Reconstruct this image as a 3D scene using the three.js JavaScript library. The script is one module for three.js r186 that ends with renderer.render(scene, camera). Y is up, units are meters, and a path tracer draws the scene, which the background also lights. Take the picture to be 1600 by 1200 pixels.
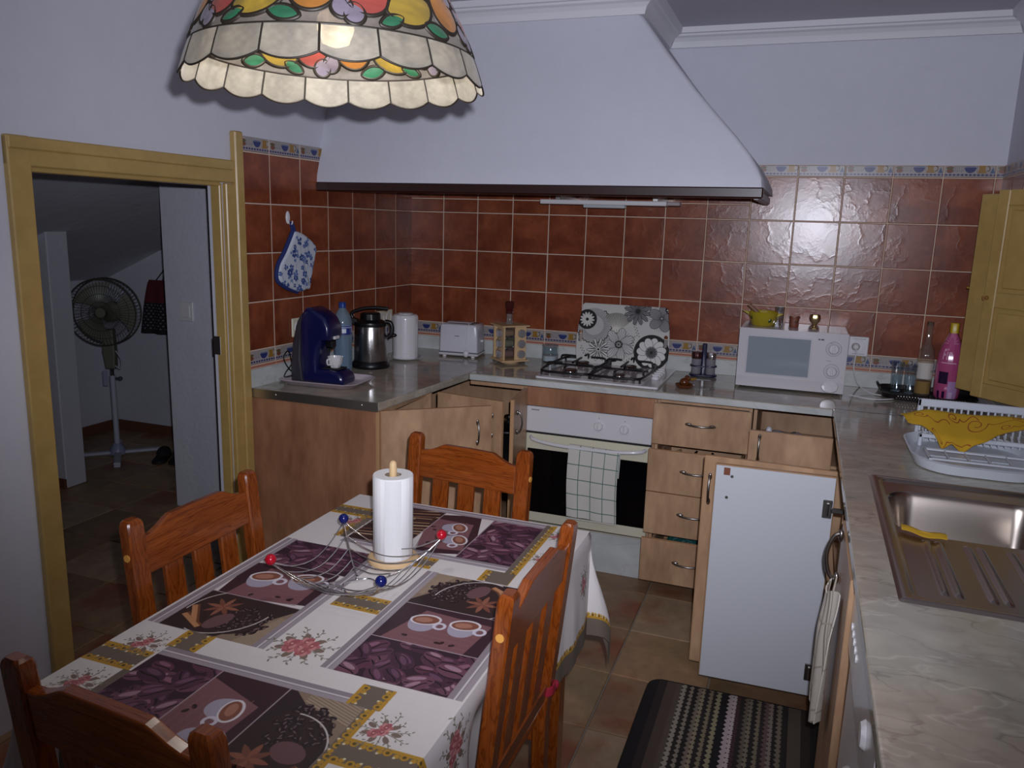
import * as THREE from 'three';
import { mergeGeometries, toCreasedNormals } from 'three/addons/utils/BufferGeometryUtils.js';

// ---------------------------------------------------------------- camera, light, exposure
const scene = new THREE.Scene();
scene.background = new THREE.Color(0x000000);
const camera = new THREE.PerspectiveCamera(51.64, 4 / 3, 0.05, 60);
const EYE = new THREE.Vector3(2.093, 1.62, 4.056);
camera.rotation.order = 'YXZ';
camera.rotation.set(-11.46 * Math.PI / 180, 19.86 * Math.PI / 180, 1.71 * Math.PI / 180);
camera.position.copy(EYE);
scene.add(camera);
camera.updateMatrixWorld(true);
const renderer = new THREE.WebGLRenderer({ antialias: true });
renderer.toneMapping = THREE.LinearToneMapping;
renderer.toneMappingExposure = 1.0;
renderer.shadowMap.enabled = true;
// the flash of the pocket camera: sits a little above and to the right of the lens, its beam fades towards its rim
const flash = new THREE.SpotLight(new THREE.Color(0.84, 0.87, 1.0), 17.5, 0, 51 * Math.PI / 180, 1.0, 2);
flash.name = 'camera_flash';
const axes = [new THREE.Vector3(), new THREE.Vector3(), new THREE.Vector3()];
camera.matrixWorld.extractBasis(axes[0], axes[1], axes[2]);
flash.position.copy(EYE).addScaledVector(axes[0], 0.035).addScaledVector(axes[1], 0.055);
flash.target.position.copy(flash.position).addScaledVector(axes[2], -1).addScaledVector(axes[0], 0.08).addScaledVector(axes[1], 0.24);
flash.castShadow = true; flash.shadow.radius = 0.6; flash.shadow.mapSize.set(2048, 2048); flash.shadow.bias = -0.0005;
scene.add(flash, flash.target);

// ---------------------------------------------------------------- helpers
const PI = Math.PI, R = (d) => d * PI / 180;
const V = (x, y, z) => new THREE.Vector3(x, y, z);
function rng(seed) { let s = seed >>> 0; return () => { s = (s + 0x6D2B79F5) >>> 0; let t = Math.imul(s ^ (s >>> 15), 1 | s); t = (t + Math.imul(t ^ (t >>> 7), 61 | t)) ^ t; return ((t ^ (t >>> 14)) >>> 0) / 4294967296; }; }
const clamp = (v, a = 0, b = 1) => Math.min(b, Math.max(a, v));
const mix = (a, b, t) => a + (b - a) * t;
const sstep = (a, b, v) => { const t = clamp((v - a) / (b - a)); return t * t * (3 - 2 * t); };
function lattice(px, py, seed) {            // value noise that repeats after px, py cells
  const r = rng(seed), g = new Float32Array(px * py); for (let i = 0; i < g.length; i++) g[i] = r();
  return (x, y) => {
    const xi = Math.floor(x), yi = Math.floor(y), fx = x - xi, fy = y - yi, u = fx * fx * (3 - 2 * fx), v = fy * fy * (3 - 2 * fy);
    const a = ((xi % px) + px) % px, b = (a + 1) % px, c = ((yi % py) + py) % py, d = (c + 1) % py;
    return mix(mix(g[c * px + a], g[c * px + b], u), mix(g[d * px + a], g[d * px + b], u), v);
  };
}
function fbm(cx, cy, oct, seed) {            // u, v in 0..1
  const ls = []; for (let i = 0; i < oct; i++) ls.push(lattice(cx << i, cy << i, seed + i * 17));
  return (u, v) => { let s = 0, a = 0.5, n = 0; for (let i = 0; i < oct; i++) { s += a * ls[i](u * (cx << i), v * (cy << i)); n += a; a *= 0.5; } return s / n; };
}
function dataTex(w, h, fn, color = true) {   // fn(u, v) -> [r, g, b] in 0..255 or one grey number
  const d = new Uint8Array(w * h * 4);
  for (let j = 0; j < h; j++) for (let i = 0; i < w; i++) {
    const c = fn(i / w, j / h), k = (j * w + i) * 4;
    if (Array.isArray(c)) { d[k] = clamp(c[0], 0, 255); d[k + 1] = clamp(c[1], 0, 255); d[k + 2] = clamp(c[2], 0, 255); } else d[k] = d[k + 1] = d[k + 2] = clamp(c, 0, 255);
    d[k + 3] = 255;
  }
  const t = new THREE.DataTexture(d, w, h, THREE.RGBAFormat); t.wrapS = t.wrapT = THREE.RepeatWrapping; t.magFilter = THREE.LinearFilter;
  if (color) t.colorSpace = THREE.SRGBColorSpace; t.needsUpdate = true; return t;
}
function rep(t, sx, sy = sx, ox = 0, oy = 0) { const c = t.clone(); c.repeat.set(1 / sx, 1 / sy); c.offset.set(ox, oy); c.wrapS = c.wrapT = THREE.RepeatWrapping; c.needsUpdate = true; return c; }
function canvasTex(w, h, draw) {
  const c = document.createElement('canvas'); c.width = w; c.height = h; draw(c.getContext('2d'), w, h);
  const t = new THREE.CanvasTexture(c); t.colorSpace = THREE.SRGBColorSpace; return t;
}
const mat = (o) => new THREE.MeshPhysicalMaterial({ roughness: 0.5, ...o });
const plain = (hex, rough = 0.5, o = {}) => mat({ color: new THREE.Color(hex), roughness: rough, ...o });

function flat(pos, uv) {
  const g = new THREE.BufferGeometry(); g.setAttribute('position', new THREE.Float32BufferAttribute(pos, 3));
  g.setAttribute('uv', new THREE.Float32BufferAttribute(uv || new Array(pos.length / 3 * 2).fill(0), 2)); g.computeVertexNormals(); return g;
}
function muv(g0, ox = 0, oy = 0) {           // uv in metres, by the way each face points
  const g = g0.index ? g0.toNonIndexed() : g0, p = g.attributes.position, uv = new Float32Array(p.count * 2);
  const a = V(), b = V(), c = V(), n = V();
  for (let i = 0; i < p.count; i += 3) {
    a.fromBufferAttribute(p, i); b.fromBufferAttribute(p, i + 1); c.fromBufferAttribute(p, i + 2);
    n.copy(b).sub(a).cross(c.clone().sub(a)); const x = Math.abs(n.x), y = Math.abs(n.y), z = Math.abs(n.z);
    [a, b, c].forEach((q, k) => { const [s, t] = x > y && x > z ? [q.z, q.y] : y > z ? [q.x, q.z] : [q.x, q.y]; uv[(i + k) * 2] = s + ox; uv[(i + k) * 2 + 1] = t + oy; });
  }
  g.setAttribute('uv', new THREE.BufferAttribute(uv, 2)); return g;
}
function cbox(w, h, d, b = 0.002) {          // box with chamfered edges, 44 triangles
  const X = w / 2, Y = h / 2, Z = d / 2; b = Math.min(b, X * 0.9, Y * 0.9, Z * 0.9);
  const pos = [], tri = (...q) => { const [p, r, s] = q, n = V().subVectors(r, p).cross(V().subVectors(s, p)), m = V().add(p).add(r).add(s); if (n.dot(m) < 0) pos.push(...p.toArray(), ...s.toArray(), ...r.toArray()); else pos.push(...p.toArray(), ...r.toArray(), ...s.toArray()); };
  const quad = (p, q, r, s) => { tri(p, q, r); tri(p, r, s); };
  const S = [-1, 1], fx = (s, t, u) => V(s * X, t * (Y - b), u * (Z - b)), fy = (s, t, u) => V(s * (X - b), t * Y, u * (Z - b)), fz = (s, t, u) => V(s * (X - b), t * (Y - b), u * Z);
  for (const s of S) {
    quad(fx(s, -1, -1), fx(s, 1, -1), fx(s, 1, 1), fx(s, -1, 1));
    quad(fy(-1, s, -1), fy(1, s, -1), fy(1, s, 1), fy(-1, s, 1));
    quad(fz(-1, -1, s), fz(1, -1, s), fz(1, 1, s), fz(-1, 1, s));
    for (const t of S) {
      quad(fx(s, t, -1), fx(s, t, 1), fy(s, t, 1), fy(s, t, -1));
      quad(fx(s, -1, t), fx(s, 1, t), fz(s, 1, t), fz(s, -1, t));
      quad(fy(-1, s, t), fy(1, s, t), fz(1, s, t), fz(-1, s, t));
      for (const u of S) tri(fx(s, t, u), fy(s, t, u), fz(s, t, u));
    }
  }
  return muv(flat(pos));
}
const bx = (x0, x1, y0, y1, z0, z1, b = 0.0015) => muv(cbox(Math.abs(x1 - x0), Math.abs(y1 - y0), Math.abs(z1 - z0), b).translate((x0 + x1) / 2, (y0 + y1) / 2, (z0 + z1) / 2));
const clean = (g) => { let q = g.index ? g.toNonIndexed() : g; if (!q.attributes.uv) q = muv(q); for (const k of Object.keys(q.attributes)) if (!['position', 'normal', 'uv'].includes(k)) q.deleteAttribute(k); return q; };
const merge = (l) => l.length === 1 ? l[0] : mergeGeometries(l.map(clean));
const lathe = (pts, seg = 32, crease = 0.7) => { const g = new THREE.LatheGeometry(pts.map(([r, y]) => new THREE.Vector2(Math.max(r, 1e-4), y)), seg); return toCreasedNormals(g, crease); };
function tube(pts, r, seg = 24, rad = 8, closed = false) { return new THREE.TubeGeometry(new THREE.CatmullRomCurve3(pts.map((p) => p.isVector3 ? p : V(...p)), closed, 'centripetal'), seg, r, rad, closed); }
function poly(pts, r, rad = 8) {               // straight rod through points with rounded ball joints left out
  return merge(pts.slice(1).map((q, i) => rod(pts[i], q, r, rad)));
}
function rod(a, b, r, rad = 8, r2 = r) { const A = V(...a), B = V(...b), l = A.distanceTo(B), g = new THREE.CylinderGeometry(r2, r, l, rad); g.translate(0, l / 2, 0); g.applyQuaternion(new THREE.Quaternion().setFromUnitVectors(V(0, 1, 0), B.clone().sub(A).normalize())); return g.translate(A.x, A.y, A.z); }
function extr(pts, depth, bevel = 0.003, curve = false, bs = 2) {
  const s = new THREE.Shape(); if (curve) { s.moveTo(...pts[0]); s.splineThru(pts.slice(1).concat([pts[0]]).map((p) => new THREE.Vector2(...p))); } else { s.moveTo(...pts[0]); pts.slice(1).forEach((p) => s.lineTo(...p)); s.closePath(); }
  return new THREE.ExtrudeGeometry(s, { depth: depth - 2 * bevel, bevelEnabled: bevel > 0, bevelThickness: bevel, bevelSize: bevel, bevelOffset: -bevel, bevelSegments: bs, curveSegments: 10, steps: 1 }).translate(0, 0, bevel);
}
function rrect(w, h, r, n = 6) { const o = []; for (const [cx, cy, a] of [[w / 2 - r, h / 2 - r, 0], [-w / 2 + r, h / 2 - r, 90], [-w / 2 + r, -h / 2 + r, 180], [w / 2 - r, -h / 2 + r, 270]]) for (let i = 0; i <= n; i++) { const t = R(a + 90 * i / n); o.push([cx + r * Math.cos(t), cy + r * Math.sin(t)]); } return o; }
const ball = (r, x = 0, y = 0, z = 0, sx = 1, sy = 1, sz = 1, n = 16) => new THREE.SphereGeometry(r, n, Math.max(8, n >> 1)).scale(sx, sy, sz).translate(x, y, z);
function loop(sections, closedEnds = true, uvScale = 1) {   // skin a list of closed rings of points
  const n = sections[0].length, pos = [], idx = [], uv = [];
  sections.forEach((s, j) => s.forEach((p, i) => { pos.push(...p); uv.push(i / n * uvScale, j / (sections.length - 1) * uvScale); }));
  for (let j = 0; j < sections.length - 1; j++) for (let i = 0; i < n; i++) { const a = j * n + i, b = j * n + (i + 1) % n; idx.push(a, b, a + n, b, b + n, a + n); }
  const g = new THREE.BufferGeometry();
  if (closedEnds) for (const [j, f] of [[0, 1], [sections.length - 1, 0]]) { const c = [0, 0, 0]; sections[j].forEach((p) => { c[0] += p[0] / n; c[1] += p[1] / n; c[2] += p[2] / n; }); pos.push(...c); uv.push(0.5, 0.5); const k = pos.length / 3 - 1; for (let i = 0; i < n; i++) { const a = j * n + i, b = j * n + (i + 1) % n; f ? idx.push(b, a, k) : idx.push(a, b, k); } }
  g.setAttribute('position', new THREE.Float32BufferAttribute(pos, 3)); g.setAttribute('uv', new THREE.Float32BufferAttribute(uv, 2)); g.setIndex(idx); g.computeVertexNormals(); return g;
}
function grid(nu, nv, fn, uvfn) {             // open sheet
  const pos = [], uv = [], idx = [];
  for (let j = 0; j <= nv; j++) for (let i = 0; i <= nu; i++) { const p = fn(i / nu, j / nv); pos.push(...p); uv.push(...(uvfn ? uvfn(i / nu, j / nv, p) : [i / nu, j / nv])); }
  for (let j = 0; j < nv; j++) for (let i = 0; i < nu; i++) { const a = j * (nu + 1) + i; idx.push(a, a + 1, a + nu + 1, a + 1, a + nu + 2, a + nu + 1); }
  const g = new THREE.BufferGeometry(); g.setAttribute('position', new THREE.Float32BufferAttribute(pos, 3)); g.setAttribute('uv', new THREE.Float32BufferAttribute(uv, 2)); g.setIndex(idx); g.computeVertexNormals(); return g;
}
function thick(g, t) {                        // give a sheet a second side, t behind it, and a rim
  const p = g.attributes.position, n = g.attributes.normal, uv = g.attributes.uv, N = p.count, pos = [...p.array], u = [...uv.array, ...uv.array], idx = [...g.index.array];
  for (let i = 0; i < N; i++) pos.push(p.getX(i) - n.getX(i) * t, p.getY(i) - n.getY(i) * t, p.getZ(i) - n.getZ(i) * t);
  const E = new Map(), I = g.index.array;
  for (let i = 0; i < I.length; i += 3) { idx.push(I[i] + N, I[i + 2] + N, I[i + 1] + N); for (const [a, b] of [[0, 1], [1, 2], [2, 0]]) { const x = I[i + a], y = I[i + b], k = Math.min(x, y) * N + Math.max(x, y); E.has(k) ? E.set(k, null) : E.set(k, [x, y]); } }
  for (const e of E.values()) if (e) { const [a, b] = e; idx.push(a, a + N, b, b, a + N, b + N); }
  const o = new THREE.BufferGeometry(); o.setAttribute('position', new THREE.Float32BufferAttribute(pos, 3)); o.setAttribute('uv', new THREE.Float32BufferAttribute(u, 2)); o.setIndex(idx); return toCreasedNormals(o, 0.9);
}
// ---- scene objects
const taken = {};
function numbered(n) { const k = taken[n] = (taken[n] ?? -1) + 1; return k ? n + '_' + String(k).padStart(3, '0') : n; }
function part(name, g, m, parent, label) {
  const o = new THREE.Mesh(Array.isArray(g) ? merge(g) : g, m); o.name = name; o.castShadow = o.receiveShadow = true; parent.add(o);
  if (label) o.userData.label = label; return o;
}
function thing(name, label, category, [x, y, z] = [0, 0, 0], turn = 0, group) {
  const o = new THREE.Group(); o.name = numbered(name); o.position.set(x, y, z); o.rotation.y = turn; scene.add(o);
  o.userData = { label, category }; if (group) o.userData.group = group; return o;
}
function single(name, g, m, label, category, [x, y, z] = [0, 0, 0], turn = 0, group) {
  const o = part(numbered(name), g, m, scene); o.position.set(x, y, z); o.rotation.y = turn; o.userData = { label, category }; if (group) o.userData.group = group; return o;
}
function struct(name, label, category) { const o = new THREE.Group(); o.name = numbered(name); scene.add(o); o.userData = { kind: 'structure', label, category }; return o; }
function structMesh(name, g, m, label, category) { const o = part(numbered(name), g, m, scene); o.userData = { kind: 'structure', label, category }; return o; }
// ---------------------------------------------------------------- materials
const nA = fbm(8, 8, 5, 11), nB = fbm(4, 4, 5, 29), nC = fbm(16, 16, 4, 47), nD = fbm(32, 32, 3, 71);
const plasterBump = dataTex(512, 512, (u, v) => 128 + 90 * (nA(u, v) - 0.5) + 50 * (nD(u, v) - 0.5), false);
const plasterCol = dataTex(256, 256, (u, v) => { const k = 6 * (nB(u, v) - 0.5) + 4 * (nD(u, v) - 0.5); return [206 + k, 206 + k, 215 + k]; });
const M = {};
M.plaster = mat({ map: rep(plasterCol, 1.1), bumpMap: rep(plasterBump, 0.7), bumpScale: 0.0022, roughness: 0.85 });
M.hallPlaster = mat({ map: rep(plasterCol, 0.9), bumpMap: rep(plasterBump, 0.55), bumpScale: 0.006, roughness: 0.9 });
M.ceiling = mat({ map: rep(plasterCol, 0.6), bumpMap: rep(plasterBump, 0.35), bumpScale: 0.0025, roughness: 0.9, color: 0xe6e2e2 });
M.cornice = plain(0xd9d8dc, 0.6);
// glazed terracotta wall tiles: cloudy brown red body, slate-like relief under a glossy glaze
const tileCol = dataTex(512, 512, (u, v) => {
  const a = nB(u, v), b = nA(u + 0.3, v + 0.7), c = nD(u, v); const k = (a - 0.5) * 1.5 + (b - 0.5) * 0.9, g = (c - 0.5) * 22;
  return [136 + 46 * k + g, 71 + 34 * k + g * 0.7, 44 + 22 * k + g * 0.5];
});
const ridge = (x) => 1 - Math.abs(2 * x - 1);
const tileBump = dataTex(512, 512, (u, v) => { const w = nB(u, v) * 0.12, r = ridge(nA(u + w, v - w)), q = ridge(nB(u - w, v + w)); return 50 + 130 * Math.pow(q, 9) + 34 * Math.pow(r, 8) + 46 * nA(u, v) + 10 * nC(u, v); }, false);
M.tile = [0, 1, 2, 3, 4, 5].map((i) => mat({ map: rep(tileCol, 0.62, 0.62, i * 0.37, i * 0.23), bumpMap: rep(tileBump, 0.5, 0.5, i * 0.31, i * 0.17), bumpScale: 0.0006, roughness: 0.25, color: new THREE.Color().setRGB(...[[1, 1, 1], [0.93, 0.9, 0.88], [1.04, 1.0, 0.96], [0.9, 0.86, 0.86], [1.0, 0.94, 0.9], [0.96, 0.97, 1.0]][i].map((q) => Math.min(1, q * 0.96))) }));
M.grout = plain(0xd2bca8, 0.9);
M.floorGrout = plain(0x8b8072, 0.9);
const floorCol = dataTex(512, 512, (u, v) => {
  const a = nB(u, v), b = nB(v + 0.37, u + 0.11), g = (nD(u, v) - 0.5) * 26, h = (nA(u, v) - 0.5) * 30; let c = [164 + g + h, 138 + g + h * 0.9, 110 + g * 0.8 + h * 0.6];
  const red = sstep(0.42, 0.68, a), grn = sstep(0.46, 0.68, b); c = c.map((q, i) => mix(q, [156, 92, 66][i] + g, red * 0.85)); c = c.map((q, i) => mix(q, [134, 122, 90][i] + g, grn * 0.6)); return c;
});
const floorBump = dataTex(256, 256, (u, v) => 128 + 120 * (nA(u, v) - 0.5), false);
M.floorTile = [0, 1, 2, 3, 4].map((i) => mat({ map: rep(floorCol, 0.95, 0.95, i * 0.41, i * 0.29), bumpMap: rep(floorBump, 0.4), bumpScale: 0.0012, roughness: 0.42, color: [0xffffff, 0xf0e6dc, 0xe0d6cc, 0xfaeee2, 0xd8ccc0][i] }));
// wood-print laminate of the cabinets
const lamN1 = fbm(18, 5, 5, 101), lamN2 = fbm(6, 4, 5, 131), lamN3 = fbm(48, 14, 3, 151);
const lamCol = dataTex(512, 512, (u, v) => { const s = lamN1(u, v) - 0.5, c = lamN2(u, v) - 0.5, f = lamN3(u, v) - 0.5, p = Math.pow(clamp(lamN1(u + 0.5, v) * 1.3), 4) * 30; return [188 + 16 * s + 50 * c + 24 * f - p * 0.6, 151 + 15 * s + 46 * c + 23 * f - p * 0.6, 117 + 13 * s + 40 * c + 20 * f - p * 0.5]; });
M.lam = mat({ map: rep(lamCol, 0.8), roughness: 0.38, bumpMap: rep(plasterBump, 0.3), bumpScale: 0.0003 });
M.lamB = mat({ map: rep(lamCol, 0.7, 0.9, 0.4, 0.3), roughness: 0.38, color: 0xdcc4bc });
M.lamEdge = plain(0xb98f66, 0.45);
M.carcass = mat({ map: rep(lamCol, 1.1), roughness: 0.5 });
M.whiteBoard = plain(0xc6c8cd, 0.42);
// marbled laminate worktop
const mv1 = fbm(3, 5, 5, 201), mv2 = fbm(4, 9, 5, 231), mv3 = fbm(12, 16, 4, 251), mv4 = fbm(5, 8, 5, 271);
const vein = (x, w) => Math.pow(clamp(1 - Math.abs(x - 0.5) / w), 2);
const marble = dataTex(1024, 1024, (u, v) => {
  const w = mv1(u, v) - 0.5, d = vein(mv2(u + w * 0.25, v + w * 0.12), 0.022), l = vein(mv2(u + 0.4 + w * 0.2, v + 0.6 - w * 0.2), 0.03), f = vein(mv4(u, v), 0.05), g = (mv3(u, v) - 0.5) * 34, t = (mv4(u + 0.2, v) - 0.5) * 36, pk = sstep(0.5, 0.72, mv1(v, u + 0.3)) * 12;
  return [170 + g + t - d * 24 + l * 18 - f * 10 + pk, 164 + g + t - d * 24 + l * 18 - f * 10 + pk * 0.3, 150 + g + t * 0.85 - d * 22 + l * 18 - f * 8];
});
M.marble = mat({ map: rep(marble, 0.95), roughness: 0.1, bumpMap: rep(plasterBump, 0.9), bumpScale: 0.0002 });
const paleMarble = dataTex(512, 512, (u, v) => { const g = (mv3(u, v) - 0.5) * 26, t = (mv4(u, v) - 0.5) * 34, d = vein(mv2(u, v), 0.03) * 14; return [196 + g + t - d, 199 + g + t - d, 196 + g + t - d]; });
M.marbleEdge = mat({ map: rep(paleMarble, 0.9), roughness: 0.3 });
M.steel = mat({ color: new THREE.Color(0.55, 0.54, 0.53), metalness: 1, roughness: 0.26 });
const brushBump = dataTex(256, 256, (u, v) => 128 + 110 * (fbmBrush(u, v) - 0.5), false);
function fbmBrush(u, v) { return (fbmBrush.f ||= fbm(64, 2, 3, 301))(u, v); }
M.sinkSteel = mat({ color: new THREE.Color(0.46, 0.4, 0.35), metalness: 1, roughness: 0.27, bumpMap: rep(brushBump, 0.3), bumpScale: 0.00004 });
M.chrome = mat({ color: new THREE.Color(0.72, 0.72, 0.74), metalness: 1, roughness: 0.12 });
M.alu = mat({ color: new THREE.Color(0.6, 0.58, 0.54), metalness: 1, roughness: 0.35 });
M.handle = mat({ color: new THREE.Color(0.32, 0.3, 0.28), metalness: 1, roughness: 0.32 });
M.black = plain(0x0e0d10, 0.35); M.blackMatt = plain(0x141316, 0.7); M.iron = plain(0x100f12, 0.4);
M.white = plain(0xd6d4d6, 0.35); M.whiteGloss = plain(0xdcdadb, 0.2, { clearcoat: 0.4, clearcoatRoughness: 0.1 }); M.whiteMatt = plain(0xd8d6d6, 0.6);
M.cream = plain(0xd5d0b8, 0.35);
// varnished pine
const wg1 = fbm(3, 24, 4, 401), wg2 = fbm(2, 60, 3, 431);
const pine = dataTex(512, 512, (u, v) => { const w = wg1(u, v), r = Math.pow(0.5 + 0.5 * Math.sin((v * 22 + w * 5) * 2 * PI), 3), f = wg2(u, v) - 0.5; const k = (w - 0.5) * 40 - r * 24 + f * 26; return [136 + k, 67 + k * 0.7, 21 + k * 0.4]; });
M.pine = mat({ map: rep(pine, 0.5, 0.28), roughness: 0.26, clearcoat: 0.35, clearcoatRoughness: 0.15 });
const pineV = pine.clone(); pineV.rotation = PI / 2; pineV.needsUpdate = true;
M.pineUp = mat({ map: (() => { const t = rep(pine, 0.28, 0.5, 0.13, 0.4); t.rotation = PI / 2; return t; })(), roughness: 0.26, clearcoat: 0.35, clearcoatRoughness: 0.15 });
M.pale = mat({ map: rep(pine, 0.3, 0.2, 0.2, 0.1), roughness: 0.55, color: 0xffffff }); M.paleWood = plain(0xcfae82, 0.5); M.plug = plain(0xe0a04a, 0.35);
M.beam = mat({ map: rep(pine, 0.9, 0.2, 0.1, 0.6), color: 0x5b3d36, roughness: 0.42, clearcoat: 0.3, clearcoatRoughness: 0.25 });
const ochreCol = dataTex(256, 256, (u, v) => { const k = (nA(u, v) - 0.5) * 20 + (nD(u, v) - 0.5) * 10; return [180 + k, 149 + k, 88 + k * 0.7]; });
M.ochre = mat({ map: rep(ochreCol, 0.7), roughness: 0.34, bumpMap: rep(plasterBump, 0.5), bumpScale: 0.0008 });
const glass = (hex, o = {}) => mat({ color: new THREE.Color(hex), roughness: 0.04, transmission: 1, thickness: 0, ior: 1.45, ...o });
M.glass = glass(0xf2f6f8, { ior: 1.7, roughness: 0.08 }); M.glassBlue = glass(0x8fb6d6); M.glassDark = glass(0x6a3a30);
// ---------------------------------------------------------------- the room
const LT = R(87.14);                       // the left wall runs a little out of square
const P = 0.202, PY = 0.2025, Y0 = 1.06, CEIL = 2.54, XR = 2.862, ZF = 5.1, TOP = 0.905;
const leftX = (z) => -z * Math.tan(R(2.86));
const GAP = 0.0045;
// one glazed tile: front face, chamfer, sides; lower left corner at (x, y), proud of the wall by t
function tileGeo(w, h, t = 0.006, c = 0.0022) {
  const o = [[0, 0], [w, 0], [w, h], [0, h]], i = [[c, c], [w - c, c], [w - c, h - c], [c, h - c]], pos = [], q = (a, b, d, e) => pos.push(...a, ...b, ...d, ...a, ...d, ...e);
  q([...i[0], t], [...i[1], t], [...i[2], t], [...i[3], t]);
  for (let k = 0; k < 4; k++) { const n = (k + 1) % 4; q([...o[k], t - c * 0.7], [...o[n], t - c * 0.7], [...i[n], t], [...i[k], t]); q([...o[k], -0.004], [...o[n], -0.004], [...o[n], t - c * 0.7], [...o[k], t - c * 0.7]); }
  return flat(pos, pos.filter((_, k) => k % 3 !== 2));
}
const tileCache = {}, tr = rng(5);
function putTile(parent, x, y, w, h, mats, name = 'wall_tile', t = 0.006) {
  w -= GAP; h -= GAP; const k = [w.toFixed(4), h.toFixed(4), t].join(); const g = tileCache[k] ||= tileGeo(w, h, t);
  const o = part(name, g, Array.isArray(mats) ? mats[Math.floor(tr() * mats.length)] : mats, parent); o.position.set(x + GAP / 2, y + GAP / 2, 0);
  o.rotation.set((tr() - 0.5) * 0.006, (tr() - 0.5) * 0.006, 0); return o;
}
// printed border tiles: crockery on a shelf
const borderTex = canvasTex(512, 164, (c, w, h) => {
  c.fillStyle = '#a39a94'; c.fillRect(0, 0, w, h); c.fillStyle = '#6f5a52'; c.fillRect(0, 4, w, 8); c.fillStyle = '#938278'; c.fillRect(0, 14, w, 5);
  c.strokeStyle = '#5f5c68'; c.lineWidth = 4; for (const x of [92, 108, 126, 146, 166, 186, 318, 440, 498]) { c.beginPath(); c.moveTo(x, 24); c.lineTo(x, 100); c.stroke(); } c.fillStyle = '#86808a'; for (const x of [92, 126, 166]) { c.beginPath(); c.ellipse(x, 92, 9, 14, 0, 0, 7); c.fill(); }
  c.fillStyle = '#7a4430'; c.beginPath(); c.ellipse(52, 90, 34, 24, 0, 0, 7); c.fill(); c.fillStyle = '#4e5a34'; c.beginPath(); c.ellipse(50, 58, 38, 16, 0, 0, 7); c.fill(); c.fillStyle = '#8f3a34'; c.beginPath(); c.arc(36, 52, 9, 0, 7); c.arc(62, 50, 9, 0, 7); c.fill();
  c.fillStyle = '#2d366c'; c.beginPath(); c.moveTo(192, 54); c.lineTo(312, 54); c.quadraticCurveTo(300, 112, 252, 112); c.quadraticCurveTo(204, 112, 192, 54); c.fill(); c.fillStyle = '#68728f'; c.fillRect(200, 40, 104, 12);
  c.fillStyle = '#96702e'; c.beginPath(); c.moveTo(330, 30); c.lineTo(406, 30); c.lineTo(396, 68); c.lineTo(414, 114); c.lineTo(324, 114); c.lineTo(340, 68); c.closePath(); c.fill();
  c.strokeStyle = '#5a4a3c'; c.lineWidth = 11; c.beginPath(); c.arc(414, 66, 28, -1.7, 1.7); c.stroke(); c.fillStyle = '#3f5478'; c.beginPath(); c.moveTo(470, 50); c.lineTo(496, 114); c.lineTo(446, 114); c.fill();
  c.fillStyle = '#9a9096'; c.fillRect(0, 116, w, 48); c.fillStyle = '#2a3158'; for (let x = 6; x < w; x += 40) { c.beginPath(); c.ellipse(x + 12, 134, 15, 10, 0, 0, 7); c.fill(); } c.fillStyle = '#8c7b72'; c.fillRect(0, 152, w, 12);
});
borderTex.wrapS = THREE.RepeatWrapping;
const borderMat = (() => { const t = borderTex.clone(); t.repeat.set(1 / P, 1 / 0.064); t.wrapS = t.wrapT = THREE.RepeatWrapping; t.needsUpdate = true; return mat({ map: t, roughness: 0.3 }); })();
M.pinkStrip = plain(0xb0705c, 0.35);
function borderRow(parent, x0, x1, y, h, first = x0) { for (let x = first; x < x1 - 0.004; x += P) { const a = Math.max(x, x0), b = Math.min(x + P, x1); if (b - a > 0.01) { const o = putTile(parent, a, y, b - a, h, borderMat, 'border_tile'); o.rotation.set(0, 0, 0); } } }
function stripRow(parent, x0, x1, y, h, first = x0) { for (let x = first; x < x1 - 0.004; x += P) { const a = Math.max(x, x0), b = Math.min(x + P, x1); if (b - a > 0.01) putTile(parent, a, y, b - a, h, M.pinkStrip, 'trim_tile', 0.009).rotation.set(0, 0, 0); } }

// back wall
const wallBack = struct('wall_back', 'back wall with brown red glazed tiles behind the hob and microwave', 'wall');
part('plaster', bx(-0.35, XR + 0.4, 0, CEIL, -0.16, -0.004, 0), M.plaster, wallBack);
part('grout', bx(0, XR, 0.9, 1.925, -0.0039, 0.0044, 0), M.grout, wallBack);
for (let k = 0; k < 15; k++) {
  const x = k * P, w = Math.min(P, XR - x);
  for (let r = 0; r < 4; r++) {
    if (r === 3 && x < 1.8) { putTile(wallBack, x, Y0 + r * PY, w, 0.072, M.tile); putTile(wallBack, x, Y0 + r * PY + 0.072, w, PY - 0.072, M.tile); } else putTile(wallBack, x, Y0 + r * PY, w, PY, M.tile);
  }
}
borderRow(wallBack, 0, XR, Y0 - 0.064, 0.064, 0); stripRow(wallBack, 0, XR, Y0 - 0.078, 0.0145, 0);
borderRow(wallBack, 1.84, XR, Y0 + 4 * PY, 0.055, 9 * P);
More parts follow.
